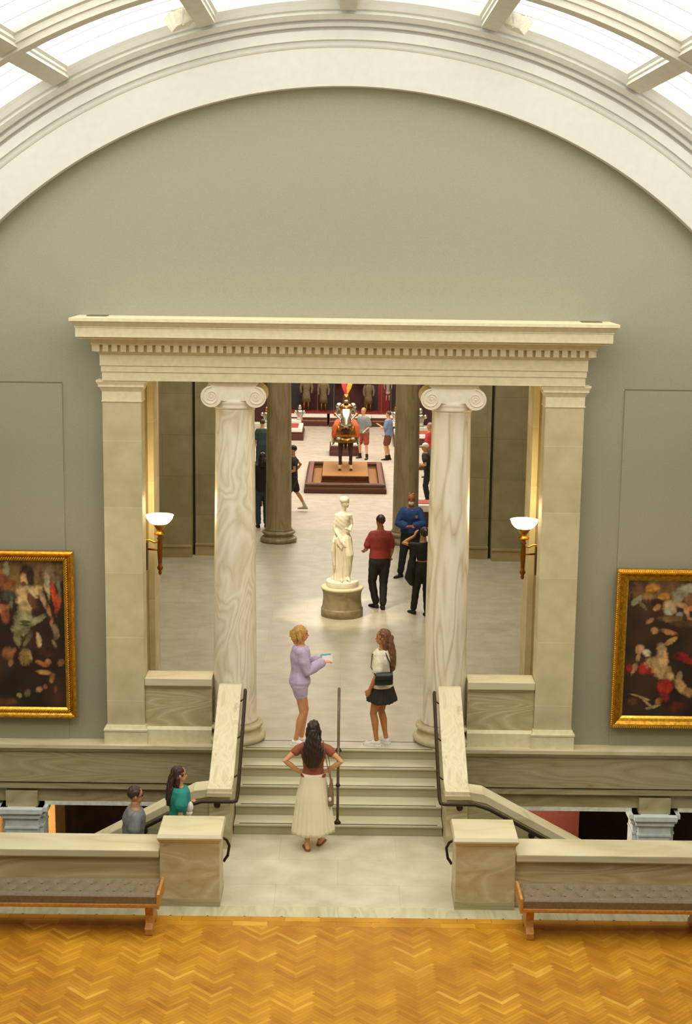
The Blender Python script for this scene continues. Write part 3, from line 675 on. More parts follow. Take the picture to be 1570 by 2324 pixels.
# ------------------------------------------------------------------ people
def ik(a, b, l1, l2, pole):
    a, b, pole = Vector(a), Vector(b), Vector(pole); d = b-a; L = min(d.length, (l1+l2)*.999); dn = d.normalized()
    b = a+dn*L; x = (l1*l1-l2*l2+L*L)/(2*L); h = math.sqrt(max(0, l1*l1-x*x))
    p = (pole-dn*pole.dot(dn)); p = p.normalized() if p.length > 1e-6 else Vector((0, 1, 0))
    return a+dn*x+p*h, b
TORSO = {'f': [(.755, .06, .055), (.80, .10, .09), (.86, .155, .11), (.93, .168, .118), (1.0, .145, .10), (1.08, .118, .088), (1.16, .125, .095), (1.24, .145, .112), (1.32, .155, .105), (1.39, .150, .085), (1.425, .09, .065), (1.445, .052, .052), (1.52, .047, .05)],
         'm': [(.755, .06, .055), (.80, .10, .09), (.86, .155, .11), (.93, .163, .115), (1.0, .155, .105), (1.08, .150, .10), (1.16, .156, .108), (1.26, .168, .115), (1.33, .172, .108), (1.385, .150, .088), (1.43, .085, .066), (1.455, .060, .058), (1.53, .056, .058)]}
def mat(name, h, **k):
    key = name+h
    if key not in M: M[key] = plain(name, h, k.get('rough', .75), k.get('metal', 0), k.get('var', .05), k.get('scale', 20))
    return M[key]
def person(label, loc, rz, h=1.7, sex='f', skin='c98f63', vox=.0085, lean=(0, 0), head=0, tilt=0, hands=None, poles=None, feet=((-.09, 0), (.09, 0)), footz=(0, 0), knee=(None, None),
           top=None, bottom=None, shoes=None, hair=None, toe=(8, -8), handdir=(None, None), extra=None, face=True, name='person', category='person', group=None, girth=1.0, fingers=True, bodymat=None):
    k = h/1.7
    t = thing(name, label, category, loc, math.radians(rz), group, scale=k)
    sm_ = bodymat or mat('skin', skin, rough=.6, var=.03)
    W = .150 if sex == 'f' else .172
    lx, ly = lean
    def sh(p):   # lean: shear with height above the waist
        a = max(0, (p[2]-.95)/.5); return Vector((p[0]+lx*a, p[1]+ly*a, p[2]))
    prof = TORSO[sex]
    def torso(mb, z0, z1, e, g=1.0):
        rr = []; zs = sorted(set([z0, z1]+[p[0] for p in prof if z0 < p[0] < z1]))
        for z in zs:
            for a, b_ in zip(prof, prof[1:]):
                if a[0] <= z <= b_[0]:
                    q = (z-a[0])/(b_[0]-a[0]); rx = a[1]+(b_[1]-a[1])*q; ry = a[2]+(b_[2]-a[2])*q; break
            gg = girth if z < 1.41 else 1.0
            rr.append([sh(((rx*gg+e)*math.cos(2*PI*j/28), (ry*gg+e)*g*math.sin(2*PI*j/28)+.004, z)) for j in range(28)])
        mb.loft(rr)
    body = MB(); torso(body, .80, 1.52, 0)
    # head
    hc = sh((0, .012, 1.60)); hr = Euler((math.radians(tilt), 0, math.radians(head))).to_matrix()
    hp = sh((0, 0, 1.50))
    def HP(x, y, z): return hp+hr @ Vector((x, y, z))
    def hell(mb, c, rx, ry, rz_, n=18, m=12):
        e = hr.to_euler(); mb.ell(HP(*c), rx, ry, rz_, (e.x, e.y, e.z), n, m)
    hell(body, (0, .005, .118), .073, .092, .098); hell(body, (0, .035, .058), .055, .062, .068)
    body.capsule([HP(0, .094, .095), HP(0, .108, .075)], [.008, .012], 8)
    for s in (-1, 1): hell(body, (s*.074, .005, .09), .010, .02, .03, 8, 6)
    # arms
    hands = hands or ((-.24, .04, .83), (.24, .04, .83)); poles = poles or ((-.3, -1, 0), (.3, -1, 0))
    J = []
    for i, s in enumerate((-1, 1)):
        S = sh((s*W, 0, 1.368)); El, Wr = ik(S, hands[i], .285, .255, poles[i]); J.append((S, El, Wr))
        mid = El+(Wr-El)*.3
        body.capsule([S-Vector((s*.02, 0, .01)), S+(El-S)*.45, El, mid, Wr], [v*(girth**.7) for v in (.052, .044, .036, .037)]+[.025], 14)
        fd = handdir[i]; fd = Vector(fd).normalized() if fd else (Wr-El).normalized()
        up = Vector((0, 0, 1)) if abs(fd.z) < .8 else Vector((0, 1, 0))
        side = fd.cross(up).normalized()
        pn = side.cross(fd).normalized()   # thickness direction
        if abs(fd.z) >= .8: side, pn = pn, side
        c0 = Wr+fd*.045
        ew, eh = .038, .016
        rr = []
        for q, (a, b_) in enumerate(((.022, .02), (.034, .018), (.040, .016), (.038, .014))):
            c = Wr+fd*(.0+.028*q); rr.append([c+side*a*math.cos(2*PI*j/16)+pn*b_*math.sin(2*PI*j/16) for j in range(16)])
        body.loft(rr)
        if fingers:
            cd_ = pn*(-1 if (pn.dot(Vector((-s, .4, 0)) if abs(fd.z) > .5 else Vector((0, 0, -1)))) < 0 else 1)
            for q, (off, ln) in enumerate(((-.029, .062), (-.010, .072), (.010, .068), (.028, .052))):
                b0 = Wr+fd*.08+side*off; b1 = b0+fd*ln*.5+cd_*.006; b2 = b1+fd*ln*.4+cd_*.022
                body.capsule([b0, b1, b2], [.0095, .009, .0075], 8)
            th = side*(1 if side.dot(Vector((0, 1, .3))) > 0 else -1)
            body.capsule([Wr+fd*.025+th*.02, Wr+fd*.055+th*.045, Wr+fd*.085+th*.048], [.012, .0105, .009], 8)
        else: body.ell(c0+fd*.055, .03, .03, .035)
    # legs
    K = []
    for i, s in enumerate((-1, 1)):
        H_ = Vector((s*.088, 0, .87)); A = Vector((feet[i][0], feet[i][1], .085+footz[i])); kp = knee[i] or (s*.1, 1, 0)
        Kn, A = ik(H_, A, .405, .395, kp); K.append((H_, Kn, A)); ca = Kn+(A-Kn)*.32+Vector((0, -.012, 0))
        body.capsule([H_, H_+(Kn-H_)*.4, Kn, ca, Kn+(A-Kn)*.75, A], [v*(girth**.6) for v in (.088, .074, .050, .052)]+[.036, .033], 16)
    FD = []
    for i, s in enumerate((-1, 1)):
        a = math.radians(toe[i]); d = Vector((math.sin(-a), math.cos(a), 0)); FD.append(d); A = K[i][2]
        body.capsule([A+Vector((0, 0, -.045))-d*.03, A+d*.07+Vector((0, 0, -.048)), A+d*.135+Vector((0, 0, -.06))], [.032, .030, .022], 12)
    body.remesh('body', sm_, t, vox, 3)
    # shoes
    if shoes:
        kind, hx = shoes[0], shoes[1]
        for i, s in enumerate((-1, 1)):
            A = K[i][2]; d = FD[i]; e = Vector((-d.y, d.x, 0)); mb = MB(); rr = []
            for q, (fy, wx, zt) in enumerate(((-.065, .02, .05), (-.05, .034, .075), (0, .038, .085 if kind != 'boot' else .13), (.05, .042, .072), (.11, .047, .052), (.155, .040, .042), (.185, .018, .03))):
                c = A+d*fy; c.z = A.z-.085
                rr.append([c+e*wx*math.cos(2*PI*j/16)+Vector((0, 0, zt/2+zt/2*math.sin(2*PI*j/16))) for j in range(16)])
            if kind == 'sandal':
                rr = [[Vector((p.x, p.y, A.z-.085+(p.z-A.z+.085)*.25)) for p in r_] for r_ in rr]
                mb.loft(rr); mb.build('sandal', mat('sandal', hx), t)
            else:
                mb.loft(rr)
                if kind == 'sock': MB().capsule([A+Vector((0, 0, -.03)), A+(K[i][1]-A)*.22], [.04, .044], 14).build('sock', mat('sock', shoes[2]), t)
                if kind == 'boot': MB().capsule([A+Vector((0, 0, -.03)), A+(K[i][1]-A)*.16], [.044, .05], 14).build('sock', mat('shoe', hx), t)
                so = mb.build('shoe', mat('shoe', hx), t)
                sl = MB(); sl.loft([[Vector((p.x+(p.x-A.x)*.04, p.y+(p.y-A.y)*.04, A.z-.085+zz)) for p in [A+d*fy+e*wx*sg for fy, wx, sg in ((-.07, .02, -1), (-.03, .036, -1), (.05, .04, -1), (.11, .047, -1), (.165, .036, -1), (.19, .01, -1), (.19, .01, 1), (.165, .036, 1), (.11, .047, 1), (.05, .04, 1), (-.03, .036, 1), (-.07, .02, 1))]] for zz in (0, .022)], False)
                sl.build('sole', mat('sole', shoes[3] if len(shoes) > 3 else hx), so)
    # bottoms
    if bottom:
        kd, hx, hem = bottom[:3]; bm_ = mat('cloth', hx)
        if kd in ('pants', 'shorts'):
            mb = MB(); torso(mb, .756, bottom[3] if len(bottom) > 3 else 1.0, .016)
            for i, s in enumerate((-1, 1)):
                H_, Kn, A = K[i]; e = .016 if kd == 'pants' else .022
                if hem < .5: mb.capsule([H_, H_+(Kn-H_)*.4, Kn, Kn+(A-Kn)*.4, A+Vector((0, 0, hem))], [v*(girth**.6)+e for v in (.092, .078, .056, .052, .046)], 18)
                else: q = min(1, (.87-hem)/.42); mb.capsule([H_, H_+(Kn-H_)*q*.6, H_+(Kn-H_)*q*.9], [v*(girth**.6)+e for v in (.092, .080, .078)], 18)
            o = mb.remesh('trousers' if kd == 'pants' else 'shorts', bm_, t, vox*1.1, 4, lambda c: .0035*math.sin(c.z*46+c.x*30)*math.sin(c.x*25+c.z*9))
        else:
            fl, npl = bottom[3], bottom[4]; zt = 1.02; rr = []; N = 168
            for q in range(19):
                a = q/18; z = zt+(hem-zt)*a
                rx = .152+.042*min(1, a*3.2*(zt-hem))+fl*a**1.35; ry = .115+.035*min(1, a*3.2*(zt-hem))+fl*.75*a**1.35
                rr.append([(rx*(1+.035*a*math.sin(npl*2*PI*j/N)+.03*a*math.sin(5*2*PI*j/N+a*2))*math.cos(2*PI*j/N), .005+ry*(1+.035*a*math.sin(npl*2*PI*j/N)+.03*a*math.sin(5*2*PI*j/N+a*2))*math.sin(2*PI*j/N), z+.028*a*math.sin(2*PI*j/N+.5)+.006*a*math.sin(7*2*PI*j/N)) for j in range(N)])
            MB().loft(rr).build('skirt', mat('skirt_cloth', hx, var=.015, scale=6), t)
    if top:
        hx, hem, sl = top[:3]; loose = top[3] if len(top) > 3 else .014
        mb = MB(); torso(mb, hem, 1.432, loose)
        for i, s in enumerate((-1, 1)):
            S, El, Wr = J[i]; S2 = S-Vector((s*.03, 0, .005))
            e = loose+.004
            if sl <= 1: mb.capsule([S2, S+(El-S)*sl*.5, S+(El-S)*sl*.88], [.050+e*.7, .046+e*.8, .046+e], 16)
            else: mb.capsule([S2, S+(El-S)*.5, El, El+(Wr-El)*.4*(sl-1)*1.0+(Wr-El)*.0, El+(Wr-El)*(sl-1)*.93], [v*(girth**.5)+e for v in (.056, .048, .042, .040, .032)], 16)
        mb.remesh('shirt', mat('cloth', hx), t, vox*1.05, 4, lambda c: .004*math.sin(c.z*34+c.x*22+c.y*13)*math.sin(c.x*19-c.z*11))
    if hair:
        kd, hx = hair[:2]; hm = mat('hair', hx, rough=.5, var=.2, scale=60); mb = MB()
        dsp = lambda c: .0022*math.sin(c.x*170+math.sin(c.z*24)*2.0)+.0015*math.sin(c.y*160+c.z*18)
        if kd == 'short':
            hell(mb, (0, -.006, .134), .080, .094, .092); 
        elif kd == 'bun':
            hell(mb, (0, -.014, .128), .081, .096, .096); hell(mb, (0, -.10, .15), .04, .035, .04)
        elif kd == 'bob':
            hell(mb, (0, -.014, .130), .084, .098, .097)
            for s in (-1, 1): mb.capsule([HP(s*.066, -.02, .11), HP(s*.076, -.02, .05), HP(s*.070, -.01, .00)], [.03, .032, .022], 12)
            mb.capsule([HP(0, -.07, .11), HP(0, -.08, .03), HP(0, -.07, .0)], [.06, .055, .045], 12); mb.capsule([HP(-.02, -.085, .15), HP(-.04, -.13, .12), HP(-.03, -.145, .06)], [.025, .022, .012], 10)
        elif kd in ('long', 'verylong'):
            hell(mb, (0, -.014, .130), .085, .099, .098); zb = hair[2]; wd = hair[3]; cx = hair[4] if len(hair) > 4 else 0
            for s in (-1, 1): mb.capsule([HP(s*.055, -.03, .13), HP(s*.075, -.02, .04), HP(s*.07, -.03, -.06)], [.035, .034, .03], 12)
            top_ = HP(0, -.07, .12); low = sh((cx, -.135, zb)); rr = []
            for q in range(13):
                a = q/12; c = top_.lerp(low, a); wdt = (.055+(wd-.055)*min(1, a*1.8))*(1-.45*max(0, a-.72)/.28); dp = .045*(1-.5*a)+.012
                c.y -= .03*math.sin(a*PI)
                rr.append([(c.x+wdt*math.cos(2*PI*j/24)+.01*math.sin(a*14+j), c.y+dp*math.sin(2*PI*j/24), c.z) for j in range(24)])
            mb.loft(rr)
            dsp = lambda c: .0045*math.sin(c.x*150+math.sin(c.z*34)*1.8)+.002*math.sin(c.z*70+c.x*50)
        elif kd == 'ring':    # bald with fringe
            for s in (-1, 1): hell(mb, (s*.066, -.03, .10), .014, .05, .04)
            hell(mb, (0, -.085, .09), .055, .014, .04)
        elif kd == 'cap':
            hell(mb, (0, -.008, .15), .086, .10, .078)
            rr = MB()
        mb.remesh('hat' if kd == 'cap' else 'hair', hm, t, vox, 2, dsp if kd != 'cap' else None)
        if kd == 'cap': 
            b = MB(); b.tube([HP(0, .05, .135), HP(0, .16, .12)], [.075, .05], 16, sy=.12); b.build('hat_brim', hm, t)
        if len(hair) > 5 and hair[5] == 'bun':
            MB().ell(HP(0, -.115, .10), .045, .035, .04).build('hair_bun', hm, t)
    if face:
        ey = mat('eye', '241a14', rough=.2); lp = mat('lips', '8e4a3c')
        for s in (-1, 1):
            MB().ell(HP(s*.031, .088, .112), .012, .009, .007, n=10, m=8).build('eye', ey, t)
            MB().tube([HP(s*.018, .099, .132), HP(s*.034, .098, .136), HP(s*.048, .088, .132)], [.003, .0045, .002], 6).build('eyebrow', mat('brow', '4a3322'), t)
        MB().tube([HP(-.022, .088, .045), HP(0, .098, .046), HP(.022, .088, .045)], [.003, .006, .003], 8).build('mouth', lp, t)
    info = dict(J=J, K=K, HP=HP, t=t, k=k)
    if extra: extra(info)
    return info
def wpt(info, p):    # local point of a figure to world
    t = info['t']; return Matrix.Translation(t.location) @ t.rotation_euler.to_matrix().to_4x4() @ Vector(tuple(c*info['k'] for c in p))
LAND = GF
# --- woman with long dark hair, hands on hips, on the landing
w1 = person('woman seen from behind in rust brown top and long cream skirt, hands on hips', (-.33, 18.42, LAND), -3, 1.70, 'f', 'd39a6c', vox=.0075,
       hands=((-.175, -.02, 1.03), (.175, -.02, 1.05)), poles=((-1, -.35, .1), (1, -.35, .1)), handdir=((.6, .5, -.35), (-.6, .5, -.35)),
       feet=((-.06, -.10), (.09, .10)), toe=(14, -16), top=('964f36', .97, .42, .012), bottom=('skirt', 'ece1c2', .23, .085, 24), shoes=('sandal', '8a4a28'), hair=('long', '2b1a12', 1.13, .135), face=True)
def bag(name, label, cat, loc, rz, w_, h_, d_, mt, strap_pts, flap=True, group=None):
    t = thing(name, label, cat, loc, rz, group)
    mb = MB(); rr = []
    for q in range(9):
        a = q/8; z = h_*a; ww = w_*(.82+.18*math.sin(PI*min(1, .25+a*.8)))*(1-.1*a); dd = d_*(1-.65*a**2)
        rr.append([(ww*abs(math.cos(2*PI*j/24))**.6*(1 if math.cos(2*PI*j/24) > 0 else -1), dd*abs(math.sin(2*PI*j/24))**.8*(1 if math.sin(2*PI*j/24) > 0 else -1), z) for j in range(24)])
    mb.loft(rr).build('bag_body', mt, t)
    if flap:
        MB().loft([[(w_*.9*math.cos(2*PI*j/24), -d_*(1.02-.5*q)-.006+.012*math.sin(2*PI*j/24), h_*(.45+.55*q)) for j in range(24)] for q in (0, .5, 1)]).build('flap', mt, t)
        MB().ell((0, -d_*1.15, h_*.5), .012, .006, .009).build('clasp', M['brass'], t)
    inv = (Matrix.Translation(loc) @ Matrix.Rotation(rz, 4, 'Z')).inverted()
    MB().tube([inv @ Vector(p) for p in strap_pts], .010, 8, sy=.45).build('strap', mt, t)
    return t
bg = wpt(w1, (.235, -.03, .60))
b1 = bag('shoulder_bag', 'slim taupe cloth bag hanging at the right hip of the woman in the cream skirt', 'bag', tuple(bg), 1.4, .07, .34, .035, mat('taupe_cloth', '8a6f52'),
    [wpt(w1, p) for p in ((.225, .03, .93), (.20, .09, 1.15), (.13, .085, 1.38), (.12, -.0, 1.452), (.14, -.09, 1.38), (.20, -.11, 1.1), (.235, -.07, .92))], flap=False)
MB().ell((-.075, .0, .10), .012, .022, .03).build('white_tag', M['whitetop'], b1)

# --- woman in lavender, holding a leaflet
w2 = person('blonde woman in lavender sweatshirt and shorts facing right at the top of the steps', (-.57, 20.34, 0), -84, 1.70, 'f', 'cd8f60', vox=.0075,
       hands=((-.10, .27, 1.19), (.06, .31, 1.20)), poles=((-.5, -1, -.6), (.5, -1, -.6)), handdir=((.2, 1, .1), (-.1, 1, .1)), feet=((-.055, .04), (.07, -.05)), toe=(5, -12),
       top=('bdaac6', .87, 2, .032), bottom=('shorts', 'bba9c4', .74), shoes=('shoe', 'e6e2da', '', 'f0ece4'), hair=('bob', 'b98e4c'), lean=(0, .01), girth=1.04)
lf = wpt(w2, (0, .395, 1.235))
t = thing('leaflet', 'folded white and teal leaflet held by the woman in lavender', 'leaflet', tuple(lf), .3)
MB().frus(-.075, .075, -.004, .004, -.045, -.075, .075, .028, .036, .035).build('white_sheet', M['whitetop'], t); MB().frus(-.09, .06, .034, .040, .01, -.09, .06, .05, .056, .055).build('teal_sheet', mat('teal_paper', '5fb3ac'), t)
# --- woman in white tee and black skirt
w3 = person('brown haired woman in white tee and short black skirt atop the steps', (.60, 20.34, 0), 62, 1.66, 'f', 'b87a48', vox=.0075, head=24,
       hands=((-.20, .10, .86), (.20, .10, .90)), poles=((-.4, -1, 0), (.4, -1, 0)), feet=((-.085, .04), (.085, -.03)), toe=(10, -10), girth=1.07,
       top=('e2d8bd', .88, .8, .032), bottom=('skirt', '1c1714', .69, .075, 24), shoes=('shoe', 'd8d6cf', '', 'ece8de'), hair=('long', '6a4427', 1.12, .085, .03, 'bun'))
bg = wpt(w3, (-.205, -.12, .97)); 
bag('crossbody_bag', 'small black crossbody bag on the back hip of the woman in the white tee', 'bag', tuple(bg), math.radians(12), .135, .175, .045, mat('black_leather', '16201c', rough=.35),
    [wpt(w3, p) for p in ((-.13, -.20, 1.12), (-.10, -.16, 1.27), (-.10, -.09, 1.40), (-.115, .0, 1.44), (-.15, .10, 1.37), (-.22, .08, 1.2), (-.27, -.02, 1.10))])
# --- man in red tee
person('man in dark red tee and black trousers seen from behind beside the statue', (.74, 28.35, 0), 8, 1.84, 'm', 'b87a52', vox=.010, head=18,
       hands=((-.24, .25, 1.02), (.22, .18, .90)), poles=((-.35, -.8, -1), (.3, -1, -.3)), feet=((-.05, .07), (.06, -.06)), toe=(28, -6), lean=(0, -.02), knee=((-1, .8, 0), None),
       top=('8c302a', .93, .82, .02), bottom=('pants', '1a1513', .03, .98), shoes=('shoe', '15110f', '', '15110f'), hair=('short', '3a2a20'), girth=1.08)
# --- guard in blue
def guard_extra(i):
    HP = i['HP']; b = MB(); b.ell(HP(0, .062, .03), .058, .05, .048); b.remesh('beard', mat('white_beard', 'cfc8b8'), i['t'], .008, 1)
    for s in (-1, 1): MB().tube([HP(s*.012, .03, .222), HP(s*.035, .03, .232), HP(s*.058, .03, .222)], .006, 8).build('glasses_lens', M['steel'], i['t'])
    MB().box(-.14, -.09, .135, .15, 1.24, 1.30).build('badge', M['steel'], i['t'])
    MB().tube([(-.02, .12, 1.4), (-.06, .145, 1.2), (-.05, .15, 1.12)], .006, 6).build('lanyard', M['steel'], i['t'])
person('bearded guard in blue jacket facing forward before the right dark column', (1.46, 31.2, 0), 176, 1.78, 'm', 'a8623f', vox=.010,
       hands=((-.04, .26, 1.10), (.05, .25, 1.08)), poles=((-1, -.4, -.4), (1, -.4, -.4)), handdir=((1, .4, .1), (-1, .4, .1)), feet=((-.02, 0), (.19, .05)), toe=(10, -40),
       top=('1f3c74', .93, 1.8, .03), bottom=('pants', '1b1a20', .03, .98), shoes=('shoe', '14110f', '', '14110f'), hair=('ring', '6a5a48'), girth=1.15, extra=guard_extra)
# --- woman in black by the right column
person('dark haired woman in black raising a hand, half behind the right column', (1.56, 27.85, 0), 20, 1.70, 'f', 'c08858', vox=.010,
       hands=((-.13, .17, 1.52), (.20, .05, .88)), poles=((-1, -.2, -.9), (.3, -1, 0)), handdir=((.4, -.1, 1), None), feet=((-.12, .16), (.05, -.10)), toe=(8, -8),
       top=('16120f', 1.08, .45, .012), bottom=('pants', '16120f', .03, 1.06), shoes=('shoe', '14110f', '', '14110f'), hair=('bun', '2f2018'))
mb = MB(); mb.capsule([(0, 0, 0), (-.02, -.02, .12), (0, 0, .34), (.02, .02, .5)], [.05, .10, .09, .05], 14)
o = mb.remesh('black_coat', mat('cloth', '16120f'), None, .012, 3, lambda c: .01*math.sin(c.x*50+c.z*10)); o.location = (1.33, 27.85, .62); tag(o, 'black coat bundled under the arm of the woman in black by the right column', 'coat')
# --- people further back
person('dark haired man in black hooded top and blue jeans at the left dark column', (-1.98, 36.6, 0), 10, 1.86, 'm', 'a8714a', vox=.012, hands=((-.2, .2, 1.1), (.26, .3, 1.25)),
       top=('171210', .82, 2, .035), bottom=('pants', '2c4048', .03, .9), shoes=('shoe', '1a1512', '', '1a1512'), hair=('long', '17120f', 1.40, .09), girth=1.05, face=False)
person('person in black top and shorts walking left behind the left dark column', (-1.30, 38.85, 0), 95, 1.75, 'm', 'c0885c', vox=.012, hands=((-.2, .22, 1.05), (.2, -.05, 1.0)), feet=((-.05, .22), (.06, -.32)), footz=(0, .06), toe=(5, -5),
       top=('18130f', .95, .5, .016), bottom=('shorts', '18130f', .52), shoes=('sock', 'b9b39c', 'b8b8a0', '8d8a78'), hair=('short', '241a14'), face=False)
person('blond boy in grey-blue patterned shirt and rust shorts right of the armoured horse', (.68, 48.9, 0), 150, 1.66, 'm', 'cf9a72', vox=.013, hands=((-.16, .2, .98), (.22, .1, .88)), feet=((-.20, .12), (.16, -.05)), toe=(15, -15), lean=(.02, 0),
       top=('7d8686', .86, .85, .04), bottom=('shorts', '96402a', .50), shoes=('boot', '14120f', '', '14120f'), hair=('short', 'b98a48'), face=True)
person('boy in denim blue shirt and brown shorts looking left near the far cases', (1.48, 48.6, 0), 75, 1.60, 'm', 'cf9a72', vox=.013, hands=((-.1, .30, 1.22), (.1, .28, 1.08)), feet=((-.07, .03), (.09, -.03)), toe=(5, -5),
       top=('6f86a4', .84, .85, .04), bottom=('shorts', '6b3c28', .55), shoes=('boot', '14120f', '', '14120f'), hair=('short', '4a3320'), face=False,
       extra=lambda i: MB().ell((-.19, .14, .93), .02, .07, .09).build('round_patch_pouch', mat('pouch', 'c9b8b0'), i['t']))
person('person in dark clothes bending by a display, glimpsed between the right columns', (2.35, 40.6, 0), 80, 1.62, 'f', 'b98a5c', vox=.013, hands=((-.2, .30, 1.1), (.2, .33, 1.0)), lean=(0, .10),
       top=('1a1512', .95, .6, .02), bottom=('pants', '191512', .03, 1.0), shoes=('shoe', '14110f', '', '14110f'), hair=('cap', 'e8e0d0'), face=False)
person('person in red top standing far back between the right columns', (2.62, 45.0, 0), 60, 1.66, 'f', 'c0885c', vox=.014, top=('b8352f', .93, .9, .02), bottom=('pants', '5e5a48', .03, 1.0), shoes=('shoe', '2a2420', '', '2a2420'), hair=('short', '8a7a60'), face=False)
person('person in dark teal trousers glimpsed far back between the left columns', (-2.45, 45.2, 0), 10, 1.68, 'm', 'b98a5c', vox=.014, feet=((-.14, 0), (.12, 0)), top=('1f3434', .9, .9, .025), bottom=('pants', '1c3232', .03, .98), shoes=('shoe', '17130f', '', '17130f'), hair=('short', '2a1f18'), face=False)
# --- pair on the left side stair
def glasses(i):
    HP = i['HP']; gm = mat('glasses_frame', '1d1815', rough=.3)
    g_ = MB().tube([HP(-.055, .09, .112), HP(-.03, .103, .112), HP(0, .106, .116), HP(.03, .103, .112), HP(.055, .09, .112)], .004, 6).build('glasses', gm, i['t'])
    for s in (-1, 1): MB().tube([HP(s*.031+.02*math.cos(a), .101, .108+.015*math.sin(a)) for a in [2*PI*j/12 for j in range(13)]], .003, 6).build('glasses_rim', gm, g_)
    for s in (-1, 1): MB().tube([HP(s*.06, .09, .112), HP(s*.078, .01, .10)], .003, 6).build('glasses_arm', gm, g_)
person('man in grey tee and glasses climbing the left side stair behind the parapet', (-2.56, 17.62, GF-.60), -72, 1.68, 'm', 'c08a60', vox=.008, head=-10, hands=((-.22, .02, .86), (.22, .06, .86)), feet=((-.09, .1), (.09, -.1)), lean=(0, .04),
       top=('76797a', .93, .62, .03), bottom=('pants', '2c3440', .03, .98), shoes=('shoe', '3a2f26', '', 'cfc8b8'), hair=('short', '3a2a20'), extra=glasses)
w5 = person('dark haired girl in teal tee climbing the left side stair ahead of the man', (-1.97, 17.60, GF-.16), -66, 1.52, 'f', 'cb9068', vox=.0075, head=-14, hands=((-.15, .15, 1.10), (.19, .08, .87)), handdir=((.3, .6, .4), None), feet=((-.08, .08), (.08, -.06)),
       top=('1f8578', .82, .62, .045), bottom=('pants', '2c3440', .03, .98), shoes=('shoe', 'd8d2c4', '', 'ece8de'), hair=('long', '38201a', 1.17, .075, .0))
hd = wpt(w5, (.13, .10, 1.16))
t = thing('white_cap', 'white cap held up by the girl in teal on the side stair', 'cap', tuple(hd), .2)
MB().ell((0, 0, 0), .055, .045, .075).build('crown', M['whitetop'], t); MB().tube([(0, -.02, -.05), (-.01, -.03, -.10)], [.045, .03], 14, sy=.2).build('brim', M['whitetop'], t)

# ------------------------------------------------------------------ statue on its round plinth
pl = thing('round_plinth', 'round grey stone plinth with waisted drum under the white statue', 'plinth', (.02, 27.82, 0))
MB().lathe([(.40, 0), (.40, .14), (.395, .15), (.385, .155), (.38, .17), (.372, .22), (.362, .32), (.362, .40), (.37, .46), (.385, .50), (.40, .52)], n=56).build('drum', M['plinth'], pl)
MB().lathe([(.395, .515), (.405, .53), (.405, .55), (.395, .565), (.30, .57)], n=56).build('rim', M['plinthtop'], pl)
sb = thing('statue', 'white marble statue of a draped woman standing on a round plinth', 'statue', (.02, 27.82, .57), scale=1.06)
mb = MB().lathe([(.288, 0), (.292, .02), (.292, .095), (.285, .105), (.05, .105)], n=56); mb.build('disc_base', M['statue'], sb)
S0 = .105
fig = MB()
# draped lower body: weight on the far leg, knee forward to the right
def ering(cx, cy, z, rx, ry, n=40, fold=0, nf=11, ph=0):
    return [(cx+rx*(1+fold*math.sin(nf*2*PI*j/n+ph))*math.cos(2*PI*j/n), cy+ry*(1+fold*math.sin(nf*2*PI*j/n+ph))*math.sin(2*PI*j/n), z+S0) for j in range(n)]
fig.loft([ering(-.01, 0, .0, .155, .13, fold=.09), ering(-.005, 0, .12, .135, .12, fold=.09, ph=.3), ering(.0, 0, .3, .125, .115, fold=.07, ph=.6), ering(.015, 0, .5, .14, .12, fold=.05, ph=.9), ering(.02, 0, .66, .15, .125, fold=.03), ering(.015, 0, .76, .145, .115, fold=.02), ering(.005, 0, .86, .115, .095), ering(-.005, 0, .94, .105, .09), ering(-.01, 0, 1.02, .125, .10), ering(-.005, 0, 1.12, .135, .10), ering(-.0, 0, 1.19, .135, .085), ering(.0, 0, 1.23, .08, .06), ering(.005, 0, 1.26, .045, .045), ering(.015, -.005, 1.33, .042, .045)])
fig.ell((.03, -.01, S0+1.41), .072, .082, .098, (0, 0, .5)); fig.ell((.055, -.03, S0+1.375), .045, .05, .06)
fig.capsule([(.085, -.06, S0+1.40), (.095, -.068, S0+1.385)], [.007, .010], 8)
fig.ell((.02, -.01, S0+1.46), .088, .095, .068); fig.ell((-.03, .03, S0+1.47), .04, .04, .04)      # hair, fillet and bun
for k in range(12): a = 2*PI*k/12; fig.ell((.025+.066*math.cos(a), -.01+.075*math.sin(a), S0+1.44), .02, .02, .016, n=8, m=6)
# arm on the left hanging with cloth, arm across
fig.capsule([(-.115, -.01, S0+1.17), (-.15, -.03, S0+.95), (-.02, -.14, S0+.72), (.05, -.15, S0+.64)], [.045, .038, .03, .022], 14)
fig.ell((.06, -.15, S0+.60), .022, .014, .045)
for k in range(4): fig.capsule([(.048+.009*k, -.15, S0+.58), (.052+.010*k, -.152, S0+.53)], .008, 8)
fig.capsule([(.12, .01, S0+1.17), (.15, .03, S0+1.0), (.12, -.10, S0+.92), (.05, -.13, S0+.96)], [.042, .036, .028, .022], 14)
fig.capsule([(.06, -.05, S0+.76), (.12, -.12, S0+.48), (.10, -.06, S0+.10)], [.09, .075, .05], 16)     # bent knee under cloth
fig.capsule([(.10, -.10, S0+.05), (.13, -.18, S0+.025)], [.032, .022], 10); fig.capsule([(-.02, -.10, S0+.03), (-.01, -.20, S0+.025)], [.03, .022], 10)
